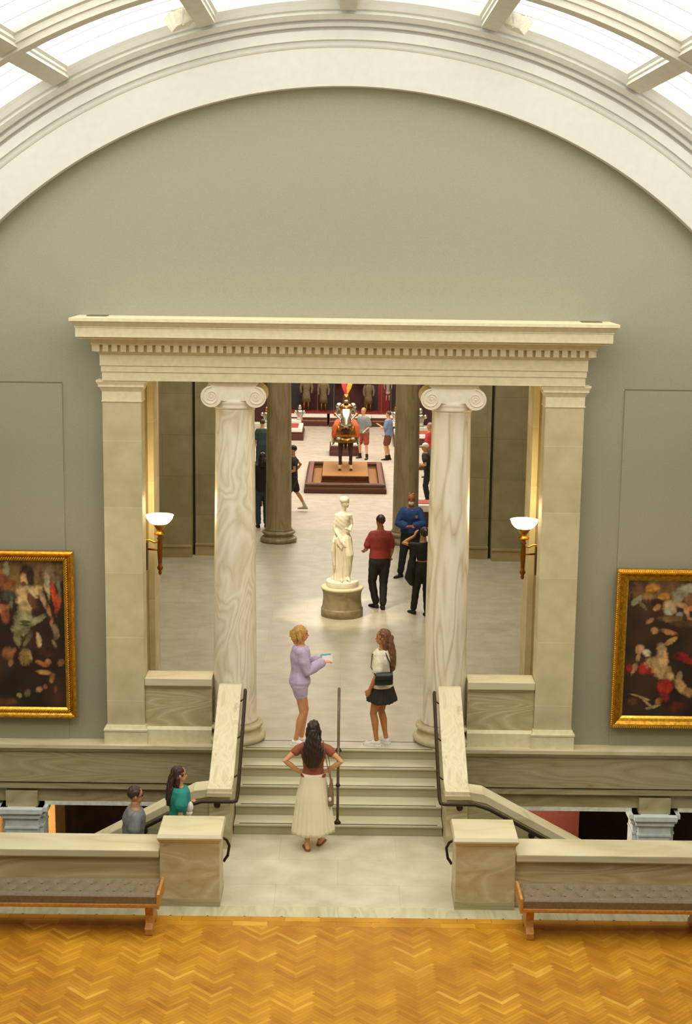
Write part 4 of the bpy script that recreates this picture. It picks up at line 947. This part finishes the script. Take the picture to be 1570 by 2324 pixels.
# hanging mantle folds on the left
for k in range(4): fig.capsule([(-.13-.012*k, .02-.03*k, S0+.82-.04*k), (-.16-.005*k, .03-.035*k, S0+.55), (-.145, .03-.035*k, S0+.14+.05*k)], [.03, .036, .022], 10)
for k in range(5): fig.capsule([(-.13+.01*k, -.11, S0+.74+.015*k), (-.03+.02*k, -.135, S0+.60+.03*k), (.10, -.09, S0+.72+.01*k)], [.014, .018, .012], 8)
fig.capsule([(-.12, .08, S0+.12), (-.15, .06, S0+.0)], [.05, .055], 12)
fo = fig.remesh('figure', M['statue'], sb, .0085, 2, lambda c: (.004*math.sin(c.x*95+c.z*14) if c.z < S0+.8 else .0015*math.sin(c.z*80+c.x*60)))

# ------------------------------------------------------------------ armour court displays
def tray(name, label, cat, loc, steps, group=None):
    """stepped wooden plinth: list of (part, half width, y0, y1, z0, z1, material)"""
    t = thing(name, label, cat, loc, 0, group)
    for (pn, hw, y0, y1, z0, z1, mt) in steps: MB().box(-hw, hw, y0, y1, z0, z1).build(pn, mt, t, bevel=.012)
    return t
t = thing('display_pedestal', 'large stepped red-brown wooden pedestal with recessed border under the armoured horse', 'pedestal', (.08, 41.8, 0))
def ring4(mb, x, x2, y0, y1, iy0, iy1, z0, z1):
    mb.box(-x, x, y0, iy0, z0, z1); mb.box(-x, x, iy1, y1, z0, z1); mb.box(-x, -x2, iy0, iy1, z0, z1); mb.box(x2, x, iy0, iy1, z0, z1)
mb = MB(); ring4(mb, 1.17, .95, 0, 4.5, .22, 4.28, 0, .14); mb.build('base', M['redwood'], t, bevel=.02)
mb = MB(); ring4(mb, 1.13, .98, .04, 4.46, .19, 4.31, .14, .17); mb.build('bead', mat('oak_bead', 'a0703c'), t)
mb = MB(); ring4(mb, 1.14, .95, .03, 4.47, .22, 4.28, .17, .27); mb.build('curb', M['redwood'], t, bevel=.03)
mb = MB(); ring4(mb, 1.08, .96, .1, 4.4, .21, 4.29, .27, .283); mb.build('curb_top', mat('mauve_lit_wood', '8a6052', rough=.3), t)  # light on top of the curb painted as a mauve strip
MB().box(-.96, .96, .22, 4.28, .02, .10).build('tray_floor', M['oak'], t)
MB().box(-.70, .70, 1.05, 4.1, .10, .20).build('lower_step', M['redwood'], t, bevel=.015)
MB().box(-.69, .69, 1.08, 4.05, .20, .22).build('step_joint', M['oak'], t); MB().box(-.68, .68, 1.06, 4.0, .22, .33).build('upper_step', M['redwood'], t, bevel=.012)
MB().box(-.67, .67, 1.07, 3.98, .33, .348).build('platform_top', mat('oak_top', '9c6e36'), t)
# horse
HZ = .348
hz = thing('armoured_horse', 'dark horse in bronze and steel armour with orange cloth, facing forward on the pedestal', 'horse statue', (.08, 44.3, HZ))
hb = MB()
hb.tube([(0, -.55, 1.18), (0, -.42, 1.16), (0, 0, 1.14), (0, .5, 1.15), (0, .9, 1.2), (0, 1.1, 1.18)], [.16, .255, .30, .30, .29, .15], 24)
hb.tube([(0, -.35, 1.22), (0, -.55, 1.42), (0, -.68, 1.62), (0, -.78, 1.76)], [.22, .17, .13, .11], 18)
hb.tube([(0, -.70, 1.80), (0, -.84, 1.74), (0, -.95, 1.56), (0, -1.03, 1.40), (0, -1.05, 1.34)], [.08, .115, .085, .065, .05], 16)
for s in (-1, 1):
    hb.capsule([(s*.05, -.72, 1.86), (s*.055, -.70, 1.95)], [.03, .012], 8)
    hb.capsule([(s*.15, -.42, 1.05), (s*.14, -.44, .78), (s*.155, -.46, .50), (s*.16, -.45, .30), (s*.165, -.44, .12)], [.12, .085, .06, .042, .042], 14)
    hb.capsule([(s*.165, -.44, .12), (s*.165, -.48, .04)], [.045, .055], 12)
    hb.capsule([(s*.16, .85, 1.05), (s*.16, .78, .80), (s*.15, .98, .55), (s*.15, .95, .30), (s*.15, .92, .12)], [.17, .11, .06, .04, .04], 14)
    hb.capsule([(s*.15, .92, .12), (s*.15, .88, .04)], [.045, .055], 12)
hb.capsule([(0, 1.08, 1.28), (0, 1.25, 1.1), (0, 1.28, .7), (0, 1.26, .45)], [.05, .07, .08, .04], 12)
hb.remesh('horse_body', M['horse'], hz, .016, 3)
for lx, ly in ((-.165, -.465), (.165, -.465), (-.15, .90), (.15, .90)):
    MB().lathe([(.062, .0), (.06, .05), (.047, .10), (.046, .17), (.038, .18)], (lx, ly, 0), 16).build('hoof', mat('pale_hoof', 'c9a878'), hz)
# armour plates on the horse
MB().loft([[(.115*math.cos(a)*k1, y0-.03+.06*math.sin(a)*k1*(-1), z0) for a in [PI*j/12-PI*0 for j in range(13)]] + [(.10*math.cos(a)*k1, y0-.03+.04*math.sin(a)*k1*(-1), z0) for a in [PI*(12-j)/12 for j in range(13)]] for (y0, z0, k1) in ((-.80, 1.88, .85), (-.90, 1.76, 1.15), (-.97, 1.60, 1.0), (-1.03, 1.46, .75), (-1.08, 1.36, .5))]).build('chanfron', M['steel'], hz)
for q in range(5):
    z0 = 1.30+.11*q; y0 = -.50-.055*q; rr_ = .21-.022*q
    mb = MB().tube([(0, y0, z0), (0, y0-.035, z0+.085)], [rr_, rr_*.9], 20); mb.build('neck_plate', M['steel'] if q % 2 else M['bronze'], hz)
def curtain(rx, ry, yc, z0, z1, fl, a0, a1, n=40, th=.018, sc_=.02):
    out = []; N = n
    for z, g_ in ((z0, 1.0+fl), ((z0+z1)/2, 1+fl*.45), (z1, 1.0)):
        o_ = []; i_ = []
        for j in range(N+1):
            a = a0+(a1-a0)*j/N; w_ = 1+sc_*math.sin(j*.9)*(1 if z == z0 else .5)
            o_.append((rx*g_*w_*math.cos(a), yc+ry*g_*w_*math.sin(a), z)); i_.append(((rx*g_*w_-th)*math.cos(a), yc+(ry*g_*w_-th)*math.sin(a), z))
        out.append(o_+i_[::-1])
    return MB().loft(out)
curtain(.31, .30, -.32, .92, 1.34, .18, PI, 2*PI).build('peytral', M['bronze'], hz)
curtain(.345, .36, -.34, .86, 1.0, .10, PI, 2*PI).build('peytral_skirt', mat('dark_gilt', '8a6a34', metal=1, rough=.35), hz)
for s in (-1, 1): MB().ell((s*.20, -.68, .98), .075, .03, .045).build('side_boss', M['steel'], hz)
MB().ell((0, -.67, 1.22), .14, .06, .11).build('chest_boss', mat('dark_red_lacquer', '3a1410', rough=.3), hz)
MB().ell((0, -.70, 1.33), .05, .035, .03).build('chest_rivet', M['steel'], hz)
curtain(.35, .75, .60, .88, 1.36, .08, -.2, PI+.2).build('crupper', M['bronze'], hz)
for s in (-1, 1):
    MB().tube([(s*.22, -.30, 1.50), (s*.30, -.40, 1.30), (s*.34, -.40, 1.05), (s*.33, -.40, .92)], [.08, .12, .10, .03], 14, sy=.5).build('orange_cloth', M['orange'], hz)
# rider
rd = thing('armoured_rider', 'knight in polished armour with red and yellow plume riding the horse', 'knight statue', (.08, 44.3, HZ))
rb_ = MB(); rb_.loft([[(rx*math.cos(2*PI*j/24), .05+ry*math.sin(2*PI*j/24), z) for j in range(24)] for z, rx, ry in ((1.38, .20, .17), (1.52, .17, .14), (1.62, .16, .14), (1.76, .20, .17), (1.88, .19, .14), (1.94, .10, .09), (2.0, .07, .07))])
for s in (-1, 1):
    rb_.capsule([(s*.19, .05, 1.86), (s*.30, .04, 1.62), (s*.16, -.22, 1.50)], [.075, .058, .042], 14)
    rb_.ell((s*.15, -.26, 1.50), .045, .05, .045)
    for q in range(4): rb_.capsule([(s*.15-.03+.02*q, -.29, 1.51), (s*.15-.03+.02*q, -.32, 1.48)], .011, 6)
    rb_.capsule([(s*.12, .02, 1.42), (s*.34, -.14, 1.20), (s*.37, -.10, .80)], [.11, .085, .055], 14)
    rb_.capsule([(s*.37, -.10, .78), (s*.39, -.25, .76)], [.045, .03], 10)
rb_.remesh('rider_figure', M['steel'], rd, .012, 2)
MB().ell((0, .02, 1.80), .185, .165, .15).build('breastplate', M['bronze'], rd)
for s in (-1, 1):
    MB().ell((s*.215, .04, 1.88), .10, .10, .085, (0, s*.5, 0)).build('pauldron', M['steel'], rd)
    MB().ell((s*.305, .02, 1.62), .065, .065, .06).build('elbow_guard', M['bronze'], rd)
    MB().ell((s*.35, -.15, 1.20), .075, .08, .09).build('knee_guard', M['steel'], rd)
hl = MB().ell((0, .02, 2.12), .105, .13, .13); hl.frus(-.10, .10, -.12, .13, 1.98, -.09, .09, -.12, .12, 2.07); hh = hl.build('helmet', M['bronze'], rd)
MB().tube([(-.085, -.09, 2.11), (0, -.125, 2.11), (.085, -.09, 2.11)], .01, 8).build('visor_slit', M['casedark'], hh)
MB().ell((0, -.10, 2.03), .075, .06, .05).build('visor', M['steel'], hh)
for nm, hx, dx in (('red_plume', 'c8323c', -.05), ('yellow_plume', 'e0a83c', .07)):
    mb = MB()
    for q in range(5): mb.capsule([(dx*.4, .05, 2.22), (dx+.018*(q-2), .06+.02*q, 2.38), (dx*1.5+.03*(q-2), .08+.02*q, 2.52)], [.02, .035, .02], 8)
    mb.remesh(nm, mat(nm, hx), hh, .012, 1)
# small plinths
tray('display_plinth', 'small low wooden plinth with white top behind the armoured horse', 'plinth', (.05, 49.4, 0),
     [('base', .50, 0, 1.2, 0, .15, M['redwood']), ('bead', .46, .04, 1.16, .15, .19, mat('oak_bead', 'a0703c')), ('body', .49, .01, 1.19, .19, .33, M['redwood']), ('white_top', .45, .05, 1.15, .33, .40, M['whitetop'])])
for x, y, lab in ((-2.2, 53.2, 'wooden plinth with white rim by the left dark column'), (2.55, 51.8, 'wooden plinth with white rim by the right dark column')):
    tray('display_plinth', lab, 'plinth', (x, y, 0), [('base', .78, 0, 1.9, 0, .22, M['redwood']), ('body', .75, .03, 1.87, .22, .30, M['redwood']), ('white_top', .73, .05, 1.85, .30, .42, M['whitetop']), ('red_pad', .58, .3, 1.7, .42, .425, mat('red_pad', 'a8402e'))])
for x, y, lab in ((-2.6, 39.6, 'white topped wooden stand behind the man in black at the left column'), (2.05, 36.9, 'red and white topped low stand behind the guard')):
    tray('display_stand', lab, 'stand', (x, y, 0), [('base', .45, 0, .8, 0, .38, M['redwood']), ('white_top', .43, .02, .78, .38, .55, M['whitetop']), ('red_pad', .41, .2, .78, .55, .565, mat('red_pad', 'a8402e'))])
# far display cases with costumes
def armour_figure(label, x, y, z, s_, tunic, metalm, group, hatred=False):
    t = thing('armour_mannequin', label, 'armour', (x, y, z), 0, group, scale=s_)
    mb = MB(); mb.loft([[(rx*math.cos(2*PI*j/18), ry*math.sin(2*PI*j/18), zz) for j in range(18)] for zz, rx, ry in ((.42, .22, .14), (.7, .19, .13), (.95, .15, .11), (1.15, .19, .13), (1.34, .20, .12), (1.42, .10, .08))]); mb.build('tunic', tunic, t)
    for s in (-1, 1):
        MB().capsule([(s*.20, 0, 1.32), (s*.27, -.02, 1.08), (s*.24, -.10, .86)], [.075, .055, .04], 12).build('sleeve', tunic, t)
        MB().capsule([(s*.09, 0, .5), (s*.10, -.02, .28), (s*.10, 0, .04)], [.075, .055, .04], 12).build('leg_armour', metalm, t)
    hm = MB().ell((0, 0, 1.56), .085, .10, .12).build('helmet', metalm, t)
    MB().tube([(0, -.12, 1.53), (0, .12, 1.53)], [.03, .03], 8).build('helmet_brim', metalm, hm)
    if hatred: MB().ell((0, 0, 1.66), .12, .10, .05).build('red_cap', M['crimson'] if False else mat('red_cap', 'c23a2a'), t)
    return t
case = thing('display_case', 'long wooden display case with white plinth and maroon back across the far wall', 'display case', (.05, 57.4, 0))
for i, (x0, x1) in enumerate(((-3.6, -1.7), (-1.72, -.65), (-.6, 1.05), (1.0, 3.6))):
    dy = (.12, .1, 0, .12)[i]
    MB().box(x0, x1, dy, 2.2, 0, .2).build('plinth_base', M['redwood'], case, bevel=.01); MB().box(x0+.02, x1-.02, dy+.02, 2.2, .2, .24).build('plinth_bead', M['oak'], case)
    MB().box(x0+.01, x1-.01, dy+.02, 2.2, .24, .34).build('plinth_body', M['redwood'], case); MB().box(x0+.03, x1-.03, dy+.04, 2.2, .34, .46).build('white_top', M['whitetop'], case)
MB().box(-3.6, 3.6, .35, 2.2, .46, .50).build('red_sill', mat('red_sill', '7a1f1c'), case)
for i, (x0, x1, mk) in enumerate(((-3.6, -1.35, 'casedark'), (-1.35, -.85, 'case'), (-.85, -.35, 'casedark'), (-.35, .8, 'case'), (.8, 1.3, 'casedark'), (1.3, 1.75, 'crimson'), (1.75, 2.1, 'casedark'), (2.1, 3.6, 'case'))):
    MB().box(x0, x1, 1.4, 1.45, .5, 4.2).build('back_panel', M[mk], case)
for x in (-2.3, -1.05, -.42, .78, 1.42, 1.78, 2.7): MB().box(x-.012, x+.012, .36, .39, .5, 4.0).build('glass_mullion', mat('mullion', '6a5a40', metal=.6), case)
for x0, x1 in ((-.42, -.1), (.35, .78)): MB().box(x0, x1, .9, 1.3, 1.62, 1.70).build('shelf', M['whitetop'], case)
for x, tn_, hr_, ss in ((-.78, 'olive', True, .78), (-1.45, 'olive', False, .85), (.98, 'olive', True, .75), (-2.9, 'olive', False, .8)):
    armour_figure({-.78: 'mannequin in ochre tunic and red cap in the far case, left of the horse', -1.45: 'brown mannequin at the left end of the far case', .98: 'mannequin in dark tunic with red cap in the far case, right of the knight', -2.9: 'mannequin in the far case behind the left dark column'}[x], x, 58.3, .5, ss, M[tn_], M['bronze'], 'mannequins in the far case', hr_)
armour_figure('small polished steel half armour at the right end of the far case', 1.72, 58.2, .95, .55, M['steel'], M['steel'], None)
def bust(label, x, y, z, s_, m1, m2):
    t = thing('armour_bust', label, 'armour', (x, y, z), 0, None, scale=s_)
    MB().loft([[(rx*math.cos(2*PI*j/18), ry*math.sin(2*PI*j/18), zz) for j in range(18)] for zz, rx, ry in ((0, .14, .1), (.15, .12, .09), (.32, .18, .12), (.42, .18, .11), (.48, .08, .07))]).build('breastplate', m1, t)
    h_ = MB().ell((0, 0, .60), .095, .12, .13).build('helmet', m2, t); MB().tube([(0, -.16, .56), (0, .12, .58)], [.02, .05], 10).build('helmet_brim', m2, h_)
    for s in (-1, 1): MB().ell((s*.19, 0, .38), .085, .09, .09).build('pauldron', m1, t)
def court_case(label, x0, x1, y0, zs):
    t = thing('glass_case_stand', label, 'display case', ((x0+x1)/2, y0, 0)); h = (x1-x0)/2
    MB().box(-h, h, 0, .6, 0, .12).build('base', M['redwood'], t); MB().box(-h, h, .0, .6, zs-.06, zs+.04).build('shelf', mat('pale_shelf', 'c9cdb4'), t)
    MB().box(-h, h, .55, .6, zs+.04, zs+1.9).build('back_panel', M['case'], t)
    for sx in (-1, 1): MB().box(sx*h-.02, sx*h+.02, 0, .04, .12, zs-.06).build('post', M['redwood'], t)
court_case('tall stand with pale shelf and maroon back seen between the left columns', -3.4, -2.2, 46.5, 1.35)
court_case('tall stand with pale shelf and maroon back seen between the right columns', 2.2, 3.4, 46.5, 1.30)
bust('steel half armour on the pale shelf between the left columns', -2.40, 46.75, 1.40, .72, M['steel'], M['bronze'])
bust('bright steel half armour on the pale shelf between the right columns', 2.42, 46.75, 1.35, .8, M['steel'], M['steel'])
bust('armour torso leaning out just right of the left dark column', -1.62, 55.6, .46, .8, M['steel'], M['steel'])
for s, lab in ((-1, 'left'), (1, 'right')):
    tray('display_plinth', 'wooden plinth with white top far back at the %s of the court' % lab, 'plinth', (s*1.95 if s < 0 else 1.95, 55.2, 0), [('base', .4, 0, .9, 0, .3, M['redwood']), ('white_top', .38, .02, .88, .3, .46, M['whitetop'])])
bust('armour torso beside the boy in denim, before the far case', 1.95, 55.5, .46, .8, M['steel'], M['bronze'])

# ------------------------------------------------------------------ framed paintings
def painting(label, x0, x1, z0, z1, y, blobs, fw, rope):
    w_, h_ = x1-x0, z1-z0; t = thing('framed_painting', label, 'painting', ((x0+x1)/2, y, z0)); t.rotation_euler = (math.radians(1.2), 0, 0)
    def frame(name, o, i, za, zb, m):
        mb = MB(); a = [(-w_/2+o, o), (w_/2-o, o), (w_/2-o, h_-o), (-w_/2+o, h_-o)]; b_ = [(-w_/2+i, i), (w_/2-i, i), (w_/2-i, h_-i), (-w_/2+i, h_-i)]
        vs_ = [(p[0], za, p[1]) for p in a]+[(p[0], zb, p[1]) for p in b_]+[(p[0], .05, p[1]) for p in a]+[(p[0], .05, p[1]) for p in b_]
        fs = []
        for k in range(4): q = (k+1) % 4; fs += [(k, q, 4+q, 4+k), (8+k, 12+k, 12+q, 8+q), (k, 8+k, 8+q, q), (4+k, 4+q, 12+q, 12+k)]
        mb.add(vs_, fs); return mb.build(name, m, t)
    F_ = fw
    frame('outer_edge', 0, F_*.18, -.055, -.07, M['gilt']); frame('bead_moulding', F_*.18, F_*.34, -.06, -.05, M['giltlight']); frame('cove', F_*.34, F_*.6, -.075, -.045, M['gilt'])
    frame('carved_torus', F_*.6, F_*.82, -.05, -.035, M['gilt']); frame('sight_edge', F_*.82, F_, -.035, -.015, M['giltlight'])
    # twisted / beaded carving
    o_ = F_*.70 if rope else F_*.07; pts = []
    step = .033 if rope else .03
    cm = MB().capsule([(-.010, 0, -.013), (.010, 0, .013)], .0105, 8).mesh('rope_carving') if rope else MB().ell((0, 0, 0), .011, .011, .013, n=8, m=6).mesh('beads')
    big = MB(); base = [v.co.copy() for v in cm.vertices]; bf = [tuple(p.vertices) for p in cm.polygons]
    x = -w_/2+o_
    while x < w_/2-o_: pts.append((x, o_)); pts.append((x, h_-o_)); x += step
    z = o_
    while z < h_-o_: pts.append((-w_/2+o_, z)); pts.append((w_/2-o_, z)); z += step
    for px, pz in pts: big.add([(c.x+px, c.y-.062, c.z+pz) for c in base], bf, True)
    big.build('rope_carving' if rope else 'bead_carving', M['giltlight'], t)
    # canvas: brushwork as colour patches on a fine grid
    iw, ih = w_-2*F_, h_-2*F_; nx, nz = 150, int(150*ih/iw); me = bpy.data.meshes.new('canvas')
    vs_ = [(-iw/2+iw*i/nx, -.012, F_+ih*j/nz) for j in range(nz+1) for i in range(nx+1)]
    fs = [(j*(nx+1)+i, j*(nx+1)+i+1, (j+1)*(nx+1)+i+1, (j+1)*(nx+1)+i) for j in range(nz) for i in range(nx)]
    me.from_pydata(vs_, [], fs); ca = me.color_attributes.new('paint', 'FLOAT_COLOR', 'POINT'); data = []
    from mathutils import noise
    BL = [(cx, cz, rx, rz_, math.cos(math.radians(-a)), math.sin(math.radians(-a)), lin(hx)) for cx, cz, rx, rz_, a, hx in blobs]
    bgc = lin('2a1a10')
    for (x, y_, z) in vs_:
        U, V = (x+iw/2), (z-F_)      # metres from lower left
        n1 = noise.noise(Vector((U*9, V*9, 1.7))); n2 = noise.noise(Vector((U*30, V*30, 5.1))); n3 = noise.noise(Vector((U*4, V*4, 9.3)))
        n4 = noise.noise(Vector((U*2.2, V*3.1, 4.4))); c = [v*(1+.5*n3+.8*max(0, n4+.1)*m_) for v, m_ in zip(bgc[:3], (2.6, 2.0, 1.4))]
        for cx, cz, rx, rz_, ca_, sa_, cc in BL:
            dx, dz = U-cx+.02*n1, V-cz+.02*n3+.006*n2; a = dx*ca_-dz*sa_; b_ = dx*sa_+dz*ca_; d = (a/rx)**2+(b_/rz_)**2
            if d < 1.6:
                k = max(0, min(1, (1.45-d+.35*n2)/.95)); k = k*k*(3-2*k); c = [c[q]*(1-k)+cc[q]*max(.15, 1+.28*n2+.55*n1+.35*noise.noise(Vector((U*16, V*12, 3.3)))-.45*max(0, d-.15))*k for q in range(3)]
        data += [max(0, c[0]), max(0, c[1]), max(0, c[2]), 1]
    ca.data.foreach_set('color', data)
    m, nt, b = new_mat('oil_paint'); at = nt.nodes.new('ShaderNodeAttribute'); at.attribute_name = 'paint'; nt.links.new(at.outputs['Color'], b.inputs['Base Color']); b.inputs['Roughness'].default_value = .5
    me.materials.append(m); o = bpy.data.objects.new('canvas', me); col.objects.link(o); o.parent = t
# left painting: pale standing figure among dark smaller ones
LW = 1.62; R0 = 1.62-.28   # right part is what shows
XL = -5.45; fw = .145
def ML(u, v): return (-3.845-XL-fw-(.98-u*.98)*1.0, (1-v)*2.12)   # u,v over the visible part of the canvas
def bl(u, v, ru, rv, a, h_, map_=ML): p = map_(u, v); return (p[0], p[1], ru*.98, rv*2.12, a, h_)
lb = [bl(.5, .08, .6, .10, 0, '6b5030'), bl(.45, .16, .35, .10, 0, '7c6238'), bl(.80, .10, .12, .07, 20, '7a6848'), bl(.86, .24, .035, .12, 8, 'c8441e'), bl(.91, .27, .05, .06, 0, 'c04a24'), bl(.93, .19, .03, .07, 0, '6f6a50'), bl(.77, .17, .04, .10, 5, 'a89a70'), bl(.78, .13, .03, .05, 0, 'b5a884'),
      bl(.12, .10, .10, .05, 20, '8f5a38'), bl(.20, .06, .05, .05, 0, '8f8768'), bl(.10, .14, .12, .05, -10, '7a4428'), bl(.22, .17, .12, .03, 40, '8a5230'), bl(.03, .16, .06, .04, 0, 'b8a47c'), bl(.22, .24, .08, .05, 80, '4a4a3c'), bl(.05, .27, .05, .04, 0, 'a05a34'), bl(.10, .33, .14, .035, 20, 'a8683c'), bl(.17, .38, .06, .05, 0, '8a4c2c'), bl(.25, .28, .03, .05, 0, '6d6c58'),
      bl(.48, .10, .10, .07, 0, '40281a'), bl(.53, .13, .06, .06, 0, '331e12'), bl(.445, .125, .055, .045, 10, 'c09468'), bl(.44, .16, .03, .02, 0, '6b3c22'),
      bl(.50, .22, .17, .05, 0, 'c9ad78'), bl(.46, .28, .13, .07, 0, 'c8a872'), bl(.43, .34, .10, .06, 0, 'bfa06a'), bl(.56, .28, .06, .06, 30, '5e3d22'), bl(.64, .20, .06, .04, -20, 'c4a570'), bl(.70, .26, .035, .075, 18, 'b8946a'), bl(.78, .34, .03, .06, 14, 'a8784c'), bl(.82, .41, .03, .035, 0, '9c6a44'),
      bl(.42, .40, .15, .06, 0, '9c9468'), bl(.38, .46, .13, .05, 5, '8e885c'), bl(.62, .40, .14, .022, 38, '8e8a62'), bl(.33, .53, .06, .06, 5, '827c50'), bl(.47, .53, .035, .06, -25, '6f6a48'), bl(.44, .42, .08, .010, 0, '4d4a30'), bl(.43, .44, .07, .008, 0, '4d4a30'),
      bl(.63, .54, .045, .055, 8, 'c8ac78'), bl(.87, .48, .055, .055, 10, '8a7450'), bl(.85, .56, .03, .03, 20, '7a6444'), bl(.20, .63, .09, .05, -20, '8a5c30'), bl(.27, .61, .04, .025, 0, 'a8643c'), bl(.42, .66, .08, .06, 0, '9a7c44'), bl(.49, .65, .03, .05, 10, 'b08e54'), bl(.22, .69, .04, .03, 0, '8a6238'),
      bl(.66, .70, .10, .018, -25, 'a8643a'), bl(.76, .69, .045, .025, 0, 'a86c40'), bl(.93, .69, .05, .03, -30, 'a06a3c'), bl(.70, .76, .13, .016, -10, 'b07e48'), bl(.80, .80, .035, .04, -10, 'a06a3c'), bl(.85, .87, .03, .03, 0, '6f3e22'), bl(.62, .88, .05, .022, 0, '9c7450'), bl(.70, .86, .035, .02, 0, 'a06044'), bl(.45, .90, .05, .03, 0, '6b5c40'), bl(.33, .92, .035, .02, 0, '8a7a54'), bl(.70, .58, .18, .12, 0, '3c2014') if False else bl(.72, .62, .12, .04, 0, '4a2618'), bl(.12, .97, .2, .03, 0, '5a3a20')]
painting('tall dark painting in gold frame left of the portico, pale standing figure among small figures', XL, -3.70, .36, 2.76, 20.30, lb, fw, True)
# right painting: reclining bearded figure with winged figure above
XR = 3.815; fwr = .165
def MR(u, v): return (u*.95, (1-v)*1.95)
def br_(u, v, ru, rv, a, h_): p = MR(u, v); return (p[0], p[1], ru*.95, rv*1.95, a, h_)
rbs = [br_(.45, .07, .5, .09, 0, '6a4a2c'), br_(.35, .05, .12, .035, 0, 'b07a28'), br_(.53, .11, .09, .03, 20, 'b4812e'), br_(.30, .11, .12, .03, 0, '84603a'), br_(.95, .10, .16, .10, 0, '7a5030'), br_(1.0, .05, .2, .04, 0, '6e6858'),
       br_(.78, .08, .16, .05, 50, '8c866a'), br_(.88, .05, .14, .04, 20, '9a9478'), br_(.72, .13, .10, .04, 60, '858064'), br_(.14, .14, .05, .05, -50, '8a8468'), br_(.22, .18, .10, .015, -45, '77683e'),
       br_(.43, .16, .09, .03, 0, '2c1a10'), br_(.44, .195, .06, .025, 30, 'a87846'), br_(.62, .19, .10, .06, 0, 'b89c74'), br_(.60, .23, .07, .03, 0, 'a2a090'), br_(.78, .17, .12, .02, -15, 'b8926a'), br_(.87, .22, .035, .05, 15, 'b08458'), br_(.92, .28, .06, .018, -30, 'a87a50'), br_(.77, .24, .06, .025, 0, '7d8a8a'), br_(.95, .20, .10, .02, 0, 'ae7042'), br_(.65, .27, .2, .03, 0, '6c5232'), br_(.85, .31, .2, .03, 0, '55391f'),
       br_(.33, .29, .07, .02, 35, 'a07a54'), br_(.42, .36, .06, .025, -20, 'a87848'), br_(.62, .37, .14, .02, -15, 'a06c3c'), br_(.66, .44, .12, .022, 30, 'b98c54'), br_(.53, .50, .07, .06, 20, 'c09a62'),
       br_(.22, .50, .075, .04, 20, 'b08458'), br_(.32, .53, .06, .028, 10, 'c4b894'), br_(.19, .57, .03, .04, -20, 'a87c50'), br_(.14, .64, .04, .05, -15, 'b08656'), br_(.07, .64, .05, .035, 0, '8c2418'), br_(.29, .64, .10, .045, -15, 'a02a1c'), br_(.40, .67, .08, .02, 0, '8c2418'),
       br_(.47, .60, .17, .05, 0, 'c49c62'), br_(.56, .66, .15, .06, -20, 'c09a62'), br_(.55, .57, .10, .08, 0, 'c8a26a'), br_(.66, .70, .09, .04, 20, 'b89460'), br_(.82, .70, .05, .04, 0, '8f7c58'), br_(.84, .77, .08, .07, 40, 'b89058'), br_(.97, .82, .07, .035, -35, 'b4884e'),
       br_(.83, .55, .12, .035, -10, '8e1e1a'), br_(.95, .59, .12, .03, -20, '8a201c'), br_(.62, .78, .115, .065, 0, 'a42a1c'), br_(.60, .86, .09, .04, 0, '8e2216'), br_(.53, .89, .045, .035, -30, '8e6a3c'), br_(.26, .86, .16, .010, -15, 'b0925c'), br_(.36, .90, .13, .010, -40, 'a8905c'), br_(.46, .93, .12, .012, 12, '9c8450'), br_(.15, .90, .08, .03, 0, '5c3a1c'), br_(.80, .93, .14, .04, 20, '541c16')]
painting('dark painting in gold frame right of the portico, reclining bearded figure under a winged one', XR, 5.55, .32, 2.61, 20.30, rbs, fwr, False)
